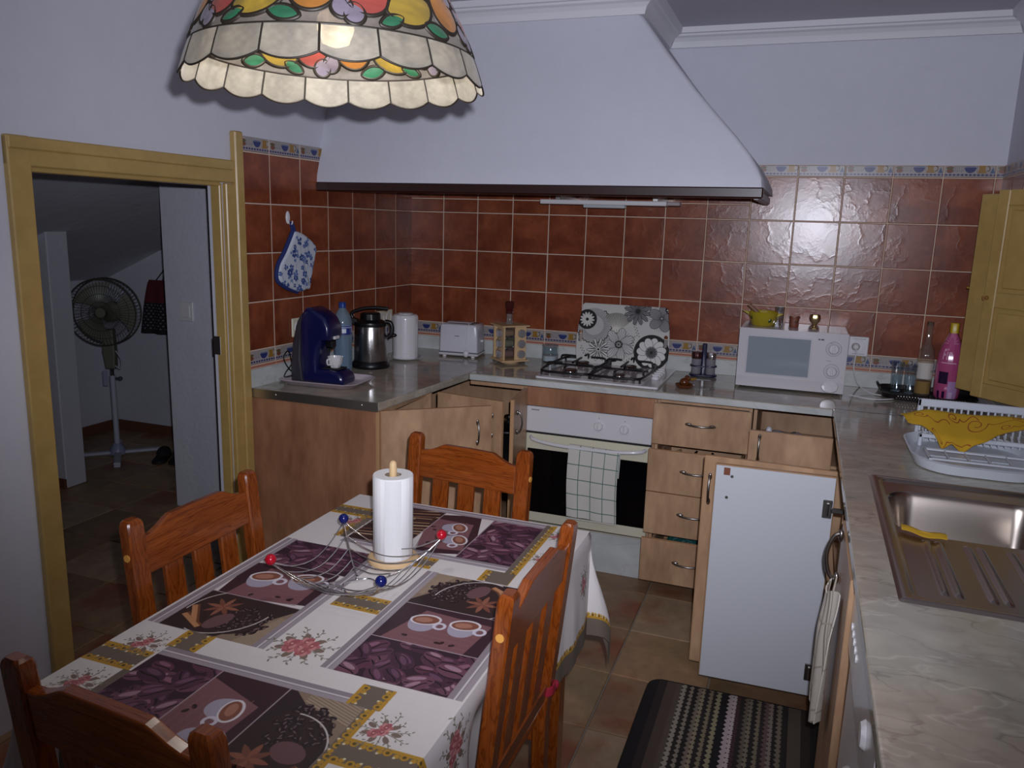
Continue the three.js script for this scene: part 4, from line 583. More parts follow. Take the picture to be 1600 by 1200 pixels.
// place a chair so that the top of its back stands at (x, z)
function seatAt(c, x, z, turn, label) { c.rotation.set(0, turn, 0); c.position.set(x - Math.sin(turn) * 0.05, 0, z - Math.cos(turn) * 0.05); c.userData = { label, category: 'chair', group: 'pine chairs round the dining table' }; }
function another() { const c = chair0.clone(); c.name = numbered('dining_chair'); scene.add(c); return c; }
seatAt(chair0, 0.739, 2.58, R(-90.8), 'pine chair on the doorway side of the table');
const chairB = another(), chairC = another(), chairD = another();
seatAt(chairB, 1.163, 1.854, R(173), 'pine chair at the table end beside the open corner cupboards');
seatAt(chairC, 1.638, 2.575, R(89.5), 'pine chair on the floor mat side of the table, a red ribbon on its back');
seatAt(chairD, 1.212, 3.29, R(-4.9), 'pine chair at the table end farthest from the oven');
{
  const t = thing('ribbon_tie', 'red ribbon tied round the back post of a pine chair', 'ribbon', [1.5915, 0.52, 2.381]);
  part('band', toCreasedNormals(lathe([[0.03, -0.012], [0.0315, -0.006], [0.0315, 0.006], [0.03, 0.012], [0.027, 0.012], [0.027, -0.012]], 24), 0.8), plain(0x9c1f35, 0.6), t); part('knot', ball(0.011, 0.026, 0, -0.018, 0.8, 1, 1.2, 12), plain(0x9c1f35, 0.6), t);
}
// kitchen roll on its wooden stand
{
  const t = thing('kitchen_roll', 'white kitchen roll on a round wooden stand on the table', 'paper towel', [1.184, TY + 0.002, 2.386]);
  part('stand_base', lathe([[0, 0], [0.06, 0], [0.064, 0.004], [0.064, 0.011], [0.06, 0.015], [0, 0.015]], 40), M.paleWood, t); part('stand_pin', lathe([[0.0095, 0.015], [0.0095, 0.25], [0.0085, 0.258], [0.004, 0.263], [0, 0.264]], 20), M.paleWood, t);
  const pb = dataTex(256, 256, (u, v) => 128 + 40 * Math.sin(u * 2 * PI * 40) * Math.sin(v * 2 * PI * 40) + 60 * (nD(u, v) - 0.5), false), paper = mat({ color: 0xe4e3e2, roughness: 0.95, bumpMap: rep(pb, 0.3, 0.12), bumpScale: 0.0006, side: THREE.DoubleSide });
  part('paper', lathe([[0.021, 0.017], [0.048, 0.016], [0.0495, 0.018], [0.05, 0.226], [0.0485, 0.2285], [0.021, 0.228], [0.0205, 0.1], [0.021, 0.017]], 56, 0.9), paper, t);
  part('core', lathe([[0.0205, 0.018], [0.0205, 0.2275], [0.0192, 0.2275], [0.0192, 0.018]], 28), plain(0x8a7a68, 0.9), t);
  part('loose_sheet', thick(grid(10, 3, (u, v) => { const a = 0.1 + u * 0.8, q = 0.0512 + 0.0018 * (1 - u); return [q * Math.sin(a), mix(0.018, 0.226, v), q * Math.cos(a)]; }), 0.0007), paper, t);
}
// wire fruit basket with coloured balls
{
  const armY = (f, h) => f > 0.78 ? mix(h * 0.56 + 0.006, h, (f - 0.78) / 0.22) : f > 0.5 ? mix(0.026, h * 0.56 + 0.006, (f - 0.5) / 0.28) : 0.024; const C = V(1.19, TY + 0.0025, 2.553), t = thing('wire_basket', 'square curved chrome wire basket with red and blue ball corners on the table', 'basket', C.toArray());
  const cor = [[-0.132, 0.092, -0.14], [0.138, 0.092, -0.145], [0.128, 0.09, 0.132], [-0.145, 0.092, 0.138]], mid = 0.012;
  // floor cross: each corner arm runs down to the foot ring
  const low = [[-0.028, mid, -0.03], [0.03, mid, -0.03], [0.028, mid, 0.03], [-0.03, mid, 0.03]];
  cor.forEach((c, i) => part('arm', tube([c, [c[0] * 0.78, c[1] * 0.56 + 0.006, c[2] * 0.78], [c[0] * 0.5, 0.026, c[2] * 0.5], [low[i][0], mid, low[i][2]]], 0.0023, 28, 8), M.chrome, t));
  for (let k = 0; k < 4; k++) for (let j = 0; j < 5; j++) { const a = cor[k], b = cor[(k + 1) % 4], f = 1 - j * 0.16, y = (q) => armY(f, q[1]); const A = [a[0] * f, y(a), a[2] * f], B = [b[0] * f, y(b), b[2] * f], sag = 0.55; part('wire', tube([A, [mix(A[0], B[0], 0.25) * 0.97, A[1] * 0.6 + 0.003, mix(A[2], B[2], 0.25) * 0.97], [mix(A[0], B[0], 0.5) * 0.95, A[1] * 0.46 + 0.004, mix(A[2], B[2], 0.5) * 0.95], [mix(A[0], B[0], 0.75) * 0.97, B[1] * 0.6 + 0.003, mix(A[2], B[2], 0.75) * 0.97], B], 0.0015, 24, 6), M.chrome, t); }
  part('foot_ring', tube([[-0.045, 0.003, 0], [0, 0.003, -0.045], [0.045, 0.003, 0], [0, 0.003, 0.045]], 0.0024, 40, 8, true), M.chrome, t); for (const p of low) part('foot', [rod([p[0], 0.003, p[2]], [p[0], mid, p[2]], 0.0022), ball(0.005, p[0], 0.004, p[2], 1, 0.8, 1, 10)], M.chrome, t);
  const red = plain(0xb01026, 0.22), blue = plain(0x141b5c, 0.2); cor.forEach((c, i) => part('ball', ball(0.0125, c[0], c[1] + 0.009, c[2], 1, 1, 1, 24), i % 2 ? red : blue, t, i % 2 ? 'red ball' : 'dark blue ball'));
}
// ---------------------------------------------------------------- capiz shell lamp
{
  const L = thing('pendant_lamp', 'capiz shell pendant lamp with painted fruit and a scalloped rim', 'lamp', [1.258, 1.86, 2.735]);
  const pf = [[0, 0.266], [0.03, 0.256], [0.062, 0.2435], [0.1, 0.226], [0.148, 0.2], [0.19, 0.168], [0.225, 0.132], [0.25, 0.09], [0.264, 0.05], [0.268, 0.03]];
  const rad = (h) => { for (let i = 1; i < pf.length; i++) if (h <= pf[i][0]) { const t = (h - pf[i - 1][0]) / (pf[i][0] - pf[i - 1][0]); return mix(pf[i - 1][1], pf[i][1], t); } return 0.03; };
  const at = (a, h, o = 0) => { const r = rad(h) + o; return [r * Math.sin(a), h, r * Math.cos(a)]; };
  const pearl = dataTex(256, 256, (u, v) => { const k = (nB(u, v) - 0.5) * 90 + (nC(u, v) - 0.5) * 40; return [225 + k, 224 + k, 226 + k]; }); const shell = (hex, o = {}) => mat({ color: new THREE.Color(hex), roughness: 0.7, transmission: 0.55, thickness: 0, map: rep(pearl, 0.16), bumpMap: rep(plasterBump, 0.9), bumpScale: 0.0012, clearcoat: 0.6, clearcoatRoughness: 0.3, side: THREE.DoubleSide, ...o });
  const skin = [shell(0xc2baa6), shell(0xc9c1ad), shell(0xbab29e)], back = [shell(0x9c9284), shell(0x948a7c)], lead = plain(0x2b241c, 0.5, { metalness: 0.4 });
  const N = 18, dA = 2 * PI / N, H1 = 0.047, off = 0.12;
  for (let i = 0; i < N; i++) {
    const a0 = i * dA + off, g = grid(8, 8, (u, v) => { const s = 0.012 * (1 - Math.pow(2 * u - 1, 2)); return at(a0 + u * dA, mix(-s + 0.004, H1, v), 0.001); }, (u, v) => [u * 0.09 + i * 0.13, v * 0.07]);
    part('rim_pane', thick(g, 0.0016), skin[i % 3], L, 'pearly scalloped pane'); const e = []; for (let k = 0; k <= 8; k++) { const u = k / 8; e.push(at(a0 + u * dA, 0.004 - 0.012 * (1 - Math.pow(2 * u - 1, 2)), 0)); } part('came', [tube(e, 0.0018, 16, 6), tube([at(a0, 0.004), at(a0, H1 * 0.5), at(a0, H1)], 0.0022, 6, 6)], lead, L);
  }
  const ringPts = (h) => { const o = []; for (let k = 0; k < 48; k++) o.push(at(k / 48 * 2 * PI, h)); return o; }; for (const h of [H1, 0.205, 0.266]) part('came', tube(ringPts(h), 0.002, 96, 6, true), lead, L);
  for (let i = 0; i < 12; i++) { const a0 = i * PI / 6; part('ground_pane', thick(grid(8, 10, (u, v) => at(a0 + u * PI / 6, mix(H1, 0.205, v)), (u, v) => [u * 0.12 + i * 0.07, v * 0.15]), 0.0012), back[i % 2], L, 'grey brown ground pane'); part('crown_pane', thick(grid(6, 6, (u, v) => at(a0 + u * PI / 6, mix(0.205, 0.267, v)), (u, v) => [u * 0.1, v * 0.1]), 0.0012), skin[i % 3], L); part('came', tube([at(a0, 0.205), at(a0, 0.235), at(a0, 0.266)], 0.0015, 8, 6), lead, L); }
  const cols = { orange: shell(0xe09020), red: shell(0xd0503c), yellow: shell(0xd0ac28), leaf: shell(0x1c9058), grape: shell(0xb0a0b0), crimson: shell(0xb83038) };
  const fruit = (name, a, h, w, t, rot, m) => {
    const sh = (ang) => { const e = [Math.cos(ang) * w, Math.sin(ang) * t * (name === 'pear' ? 1 - 0.0 * Math.cos(ang) : 1)]; if (name === 'pear') e[0] *= e[1] > 0 ? 1 - 0.45 * e[1] / t : 1; if (name === 'leaf') e[1] *= Math.pow(Math.abs(Math.sin(ang)), 0.5); return [e[0] * Math.cos(rot) - e[1] * Math.sin(rot), e[0] * Math.sin(rot) + e[1] * Math.cos(rot)]; };
    const pt = (u, v, o) => { const [x, y] = sh(u * 2 * PI), hh = clamp(h + y * v * 0.93, H1 + 0.001, 0.262); return at(a + x * v / rad(h), hh, o); };
    const o = part(name, [grid(24, 4, (u, v) => pt(u, v, 0.0025 + 0.002 * (1 - v * v)), (u, v, p) => [p[0] + p[2], p[1]]), grid(24, 4, (u, v) => pt(1 - u, v, -0.0035 - 0.002 * (1 - v * v)), (u, v, p) => [p[0] + p[2], p[1]])], m, L); const e = []; for (let k = 0; k < 28; k++) e.push(pt(k / 28, 1, -0.0005)); part('came', tube(e, 0.0042, 56, 6, true), lead, o);
  };
  for (let s = 0; s < 6; s++) {
    const a = s * PI / 3 + 0.02;
    fruit('pear', a + 0.02, 0.092, 0.046, 0.034, 0.35, cols.yellow); fruit('apple', a - 0.3, 0.1, 0.036, 0.037, 0, cols.red); fruit('orange', a + 0.4, 0.106, 0.036, 0.043, -0.3, cols.orange); fruit('leaf', a + 0.22, 0.062, 0.026, 0.012, -0.2, cols.leaf); fruit('leaf', a - 0.14, 0.062, 0.022, 0.01, 0.4, cols.leaf);
    for (const [da, hh] of [[0.585, 0.075], [0.66, 0.066], [0.62, 0.106], [0.54, 0.13]]) fruit('grape', a + da, hh, 0.0165, 0.018, 0, cols.grape); fruit('plum', a + 0.7, 0.15, 0.022, 0.034, 0.3, cols.crimson); fruit('leaf', a + 0.2, 0.14, 0.028, 0.012, 0.4, cols.leaf); fruit('orange', a - 0.08, 0.165, 0.034, 0.028, 0, cols.orange);
  }
  part('cap', lathe([[0.033, 0.262], [0.04, 0.272], [0.02, 0.288], [0.008, 0.3], [0, 0.3]], 28), plain(0x7a6534, 0.4, { metalness: 0.8 }), L); part('cord', rod([0, 0.3, 0], [0, 0.688, 0], 0.004, 10), M.white, L); part('lamp_holder', lathe([[0, 0.262], [0.02, 0.262], [0.021, 0.16], [0.016, 0.155], [0, 0.155]], 24), M.white, L); part('bulb', lathe([[0.012, 0.157], [0.016, 0.145], [0.032, 0.11], [0.033, 0.092], [0.024, 0.068], [0, 0.06]], 24), mat({ color: 0xffffff, emissive: new THREE.Color(1, 0.96, 0.9), emissiveIntensity: 58, roughness: 0.4 }), L);
  const glow = new THREE.PointLight(new THREE.Color(1, 0.96, 0.9), 0.03, 0, 2); glow.name = 'pendant_bulb_light'; glow.position.set(0, 0.1, 0); glow.castShadow = true; glow.shadow.radius = 1.4; L.add(glow);
}
// ---------------------------------------------------------------- on the left worktop
const WY = TOP + 0.0006;
{
  const tr2 = thing('serving_tray', 'pale pink plastic tray under the blue coffee machine', 'tray', [0.165, WY, 1.11], R(4));
  const rings = [[0.15, 0.1, 0.0, 0.05], [0.158, 0.108, 0.002, 0.05], [0.182, 0.128, 0.022, 0.055], [0.186, 0.132, 0.023, 0.056], [0.182, 0.128, 0.025, 0.055], [0.156, 0.106, 0.005, 0.05], [0.148, 0.098, 0.004, 0.05]].map(([x, z, y, r]) => rrect(2 * x, 2 * z, r).map(([a, b]) => [a, y, -b]));
  part('tray', toCreasedNormals(loop(rings), 0.6), plain(0xc8b9c0, 0.3), tr2);
  const c = thing('coffee_machine', 'dark blue single-serve coffee machine with a black spout', 'coffee machine', [0.006, WY + 0.005, 1.045], R(3)); c.scale.set(0.84, 1, 0.84);
  const blue = plain(0x0d1245, 0.28, { clearcoat: 0.4, clearcoatRoughness: 0.15 });
  const bodyP = [[0.07, 0.0], [0.3, 0.0], [0.308, 0.016], [0.3, 0.038], [0.275, 0.055], [0.225, 0.062], [0.158, 0.062], [0.158, 0.1], [0.168, 0.15], [0.18, 0.185], [0.225, 0.19], [0.234, 0.215], [0.23, 0.25], [0.205, 0.287], [0.165, 0.31], [0.12, 0.328], [0.096, 0.326], [0.076, 0.305], [0.06, 0.262], [0.062, 0.2], [0.058, 0.1]];
  part('body', toCreasedNormals(extr(bodyP, 0.15, 0.022, false, 5), 0.7), blue, c); part('water_tank', toCreasedNormals(extr([[0.0, 0], [0.072, 0], [0.06, 0.1], [0.064, 0.2], [0.062, 0.26], [0.078, 0.304], [0.066, 0.296], [0.038, 0.25], [0.014, 0.17], [0.0, 0.07]], 0.14, 0.014, false, 3).translate(0, 0, 0.005), 0.7), plain(0x35323a, 0.3), c, 'dark grey water tank');
  part('spout', [bx(0.178, 0.222, 0.15, 0.19, 0.05, 0.1, 0.008), rod([0.19, 0.15, 0.064], [0.19, 0.135, 0.064], 0.006), rod([0.19, 0.15, 0.086], [0.19, 0.135, 0.086], 0.006)], M.black, c); part('badge', [bx(0.226, 0.24, 0.192, 0.206, 0.052, 0.098, 0.002)], M.white, c, 'white badge'); part('drip_grid', bx(0.17, 0.27, 0.061, 0.066, 0.03, 0.12, 0.002), M.blackMatt, c);
  part('power_cord', tube([[0.005, 0.03, 0.05], [-0.02, 0.035, 0.1], [-0.035, 0.1, 0.15], [-0.04, 0.125, 0.1], [-0.055, 0.06, 0.05], [-0.045, 0.03, 0.12], [-0.01, 0.022, 0.18], [0.012, 0.024, 0.135]], 0.0032, 60, 8), M.black, c);
  const u = thing('coffee_cup', 'small white cup on the drip grid of the coffee machine', 'cup', [0.199, WY + 0.0715, 1.1]);
  part('cup_body', lathe([[0, 0], [0.02, 0], [0.022, 0.004], [0.03, 0.02], [0.034, 0.046], [0.0345, 0.048], [0.032, 0.048], [0.028, 0.022], [0.018, 0.006], [0, 0.005]], 32), M.whiteGloss, u); part('handle', tube([[-0.008, 0.04, 0.032], [-0.011, 0.038, 0.046], [-0.01, 0.018, 0.044], [-0.006, 0.015, 0.028]], 0.0035, 16, 8), M.whiteGloss, u);
}
{
  const b = thing('water_bottle', 'ribbed clear blue plastic water bottle behind the coffee machine', 'bottle', [0.06, WY, 0.815]);
  const p = [[0, 0.004], [0.03, 0], [0.043, 0.006]]; for (let i = 0; i < 9; i++) { const y = 0.02 + i * 0.017; p.push([0.044, y], [0.0425, y + 0.0085]); } p.push([0.044, 0.175], [0.0435, 0.215], [0.044, 0.222], [0.0435, 0.235], [0.037, 0.262], [0.022, 0.288], [0.0145, 0.298], [0.0145, 0.304]);
  part('bottle_body', lathe(p, 32, 0.9), mat({ color: 0xcfe4f2, roughness: 0.1, transmission: 0.8, thickness: 0 }), b); part('water', lathe([[0, 0.005], [0.041, 0.008], [0.0418, 0.17], [0, 0.17]], 28), mat({ color: 0x9cc4dc, roughness: 0.1, transmission: 0.8, thickness: 0 }), b); part('cap', lathe([[0.0165, 0.3], [0.0168, 0.322], [0.015, 0.326], [0, 0.326]], 24), plain(0x1c3f8c, 0.35), b); part('label', lathe([[0.0446, 0.176], [0.0446, 0.216]], 32), canvasLabel('#23307c', '#d8dde8'), b);
  function canvasLabel(a, q) { return mat({ map: canvasTex(256, 64, (c, w, h) => { c.fillStyle = a; c.fillRect(0, 0, w, h); c.fillStyle = q; c.fillRect(0, h * 0.12, w, 5); for (let x = 0; x < w; x += 64) { c.fillRect(x + 8, h * 0.3, 30, h * 0.5); } }), roughness: 0.4, side: THREE.DoubleSide }); }
}
{
  const k = thing('vacuum_jug', 'brushed steel jug kettle with black lid and raised black handle', 'kettle', [0.128, WY, 0.672], R(20));
  part('base', lathe([[0, 0], [0.09, 0], [0.094, 0.006], [0.093, 0.02], [0.082, 0.034], [0, 0.034]], 40), M.black, k); part('jug_body', lathe([[0.078, 0.034], [0.08, 0.04], [0.077, 0.2], [0.074, 0.208], [0, 0.208]], 48), mat({ color: new THREE.Color(0.42, 0.4, 0.39), metalness: 1, roughness: 0.27, bumpMap: rep(brushBump, 1, 1), bumpScale: 0.0002 }), k); part('collar', lathe([[0.078, 0.204], [0.08, 0.21], [0.078, 0.222], [0.05, 0.236], [0.048, 0.262], [0.042, 0.268], [0, 0.268]], 40), M.black, k);
  part('spout', extr([[-0.105, 0.225], [-0.07, 0.2], [-0.06, 0.235], [-0.095, 0.245]], 0.05, 0.006).translate(0, 0, -0.025), M.black, k); part('handle', [tube([[-0.08, 0.225, 0], [-0.092, 0.26, 0], [-0.05, 0.282, 0], [0.02, 0.292, 0], [0.085, 0.288, 0]], 0.009, 40, 10), tube([[0.07, 0.226, 0], [0.098, 0.218, 0], [0.103, 0.17, 0], [0.08, 0.145, 0]], 0.011, 24, 10), ball(0.012, 0.112, 0.16, 0, 1.4, 0.7, 0.9)], M.black, k); part('catch', ball(0.003, 0.08, 0.297, 0.004), M.chrome, k);
}
{
  const w = thing('double_socket', 'pale double wall socket on the doorway side wall behind the steel jug', 'socket', [leftX(0.3) + 0.007, 1.1, 0.3], LT);
  part('plate', bx(-0.075, 0.075, -0.042, 0.042, 0, 0.01, 0.003), M.cream, w); for (const x of [-0.036, 0.036]) part('outlet', lathe([[0.028, 0.01], [0.027, 0.013], [0.02, 0.012], [0.019, 0.004], [0, 0.004]], 24).rotateX(PI / 2).translate(x, 0, 0), M.white, w);
  const w2 = thing('wall_socket', 'single pale socket on the tiles behind the coffee machine', 'socket', [leftX(1.03) + 0.007, 1.13, 1.03], LT);
  part('plate', bx(-0.042, 0.042, -0.042, 0.042, 0, 0.01, 0.003), M.cream, w2); part('outlet', lathe([[0.028, 0.01], [0.027, 0.013], [0.02, 0.012], [0.019, 0.004], [0, 0.004]], 24).rotateX(PI / 2), M.white, w2);
}
{
  const p = thing('saucer', 'white plate under the white jug canister', 'plate', [0.172, WY, 0.385]); part('plate', lathe([[0, 0.003], [0.05, 0.0], [0.06, 0.002], [0.09, 0.012], [0.091, 0.0135], [0.088, 0.0135], [0.06, 0.006], [0, 0.006]], 48), M.whiteGloss, p); part('foot_ring', lathe([[0.046, 0.002], [0.05, 0], [0.054, 0.002]], 40), M.whiteGloss, p);
  const c = thing('canister', 'tall white plastic jug canister standing on a plate', 'canister', [0.165, WY + 0.0067, 0.38]); part('body', lathe([[0, 0], [0.063, 0], [0.065, 0.004], [0.065, 0.022], [0.0635, 0.024], [0.0655, 0.028], [0.067, 0.205], [0.065, 0.221], [0.058, 0.228], [0.042, 0.23], [0.04, 0.226], [0, 0.225]], 48), M.whiteGloss, c); part('lid', lathe([[0.038, 0.226], [0.038, 0.233], [0.03, 0.236], [0, 0.236]], 32), M.white, c); part('pouring_lip', tube([[-0.054, 0.215, 0.038], [-0.052, 0.19, 0.043], [-0.044, 0.178, 0.049]], 0.003, 12, 6), plain(0x8f8b90, 0.4), c);
  const t = thing('toaster', 'white two-slot toaster with its cord hanging over the front', 'toaster', [0.378, WY, 0.125], R(6));
  part('casing', toCreasedNormals(extr([[-0.108, 0.024], [0.108, 0.024], [0.106, 0.1], [0.102, 0.165], [0.092, 0.176], [-0.092, 0.176], [-0.102, 0.165], [-0.106, 0.1]], 0.15, 0.012, false, 4).translate(0, 0, -0.075), 0.7), plain(0xcdccd4, 0.3), t); part('base', bx(-0.112, 0.112, 0.008, 0.022, -0.078, 0.078, 0.006), M.white, t); part('seam', bx(-0.109, 0.109, 0.02, 0.026, -0.074, 0.074, 0.002), plain(0x59606a, 0.5), t);
  for (const x of [-0.08, 0.08]) for (const z of [-0.05, 0.06]) part('foot', rod([x, 0, z], [x, 0.009, z], 0.011, 14), M.white, t); for (const z of [-0.03, 0.025]) part('slot', bx(-0.07, 0.07, 0.174, 0.1775, z - 0.012, z + 0.012, 0.001), M.blackMatt, t); part('rack', [bx(-0.075, 0.06, 0.178, 0.184, -0.02, 0.03, 0.002)], plain(0xb8aeb0, 0.4), t); part('lever', bx(0.106, 0.122, 0.08, 0.092, -0.012, 0.012, 0.003), M.whiteMatt, t); part('brand_mark', bx(-0.02, 0.006, 0.112, 0.1155, 0.0748, 0.0753, 0), plain(0x4b4b55, 0.5), t, 'tiny dark lettering');
  part('power_cord', tube([[0.055, 0.18, 0.0], [0.056, 0.184, 0.05], [0.056, 0.17, 0.08], [0.05, 0.11, 0.081], [0.046, 0.06, 0.082], [0.05, 0.03, 0.083]], 0.0028, 40, 8), M.white, t); part('plug', [ball(0.016, 0.05, 0.024, 0.09, 1, 1.25, 0.8)], M.white, t);
}
// spice carousel and mill
{
  const s = thing('spice_rack', 'square wooden spice carousel with chrome-lidded jars lying in its sides', 'spice rack', [0.68, WY, 0.2], R(46)); const w = 0.064;
  part('turntable', lathe([[0, 0], [0.05, 0], [0.052, 0.004], [0.05, 0.012], [0, 0.012]], 32), M.paleWood, s); part('plate', bx(-0.078, 0.078, 0.012, 0.02, -0.078, 0.078, 0.002), M.paleWood, s); part('plate', bx(-0.078, 0.078, 0.192, 0.2, -0.078, 0.078, 0.002), M.paleWood, s);
  for (let k = 0; k < 4; k++) { const g = new THREE.Matrix4().makeRotationY(k * PI / 2); part('side_board', bx(0.0, w, 0.02, 0.192, w - 0.008, w, 0.001).applyMatrix4(g), M.paleWood, s); }
  const stuff = [0xc2331f, 0x5c4a3a, 0xb5691a, 0x7a2a1c, 0x6b6a30, 0x90601f];
  for (let k = 0; k < 4; k++) for (let j = 0; j < 3; j++) {
    const q = thing('spice_jar', ['lowest', 'middle', 'topmost'][j] + [' spice jar of the carousel side facing the hob', ' spice jar of the carousel side facing the salt jar', ' spice jar of the carousel side facing the wall tiles', ' spice jar of the carousel side facing the toaster'][k], 'jar', [0.68, WY + 0.05 + j * 0.054, 0.2], R(46) + k * PI / 2, 'jars in the spice carousel');
    part('jar_glass', lathe([[0, 0], [0.019, 0.001], [0.021, 0.004], [0.021, 0.056], [0.017, 0.062], [0.017, 0.066]], 24).rotateX(PI / 2).translate(0.033, 0, 0), mat({ color: 0xdde0e0, roughness: 0.05, transmission: 0.9, thickness: 0 }), q); part('spice', lathe([[0, 0.002], [0.0188, 0.003], [0.0188, 0.054], [0, 0.054]], 20).rotateX(PI / 2).translate(0.033, 0, 0), plain(stuff[(k * 3 + j) % 6], 0.85), q); part('lid', lathe([[0.02, 0.066], [0.0215, 0.068], [0.0215, 0.079], [0.018, 0.083], [0.01, 0.084], [0, 0.0865]], 28).rotateX(PI / 2).translate(0.033, 0, 0), mat({ color: 0xc9c6c8, metalness: 0.7, roughness: 0.22 }), q);
  }
  const m = thing('pepper_mill', 'dark wood and acrylic pepper mill standing on the spice carousel', 'mill', [0.672, WY + 0.2005, 0.19]); part('mill_body', lathe([[0, 0], [0.021, 0], [0.022, 0.004], [0.0165, 0.012], [0.0155, 0.045], [0.017, 0.052]], 28), mat({ color: 0xcdbcb4, roughness: 0.08, transmission: 0.7, thickness: 0 }), m); part('pepper', lathe([[0, 0.003], [0.014, 0.004], [0.0138, 0.035], [0, 0.036]], 20), plain(0x2a1c18, 0.9), m); part('mill_head', lathe([[0.015, 0.05], [0.02, 0.056], [0.017, 0.064], [0.021, 0.07], [0.017, 0.077], [0.022, 0.085], [0.023, 0.112], [0.018, 0.117], [0, 0.118]], 28), plain(0x4a1c18, 0.25), m);
  const j = thing('salt_jar', 'small glass jar half filled with white salt beside the hob', 'jar', [0.868, WY, 0.085]); part('jar_glass', lathe([[0, 0], [0.041, 0], [0.043, 0.004], [0.043, 0.08], [0.041, 0.084], [0.0395, 0.083], [0.0405, 0.006], [0, 0.005]], 32), M.glass, j); part('salt', lathe([[0, 0.0056], [0.0398, 0.007], [0.0398, 0.034], [0.02, 0.038], [0, 0.036]], 28), M.whiteMatt, j); part('lid', lathe([[0.043, 0.0845], [0.043, 0.09], [0, 0.092]], 32), mat({ color: 0xc0b8b4, roughness: 0.1, transmission: 0.6, thickness: 0 }), j);
}
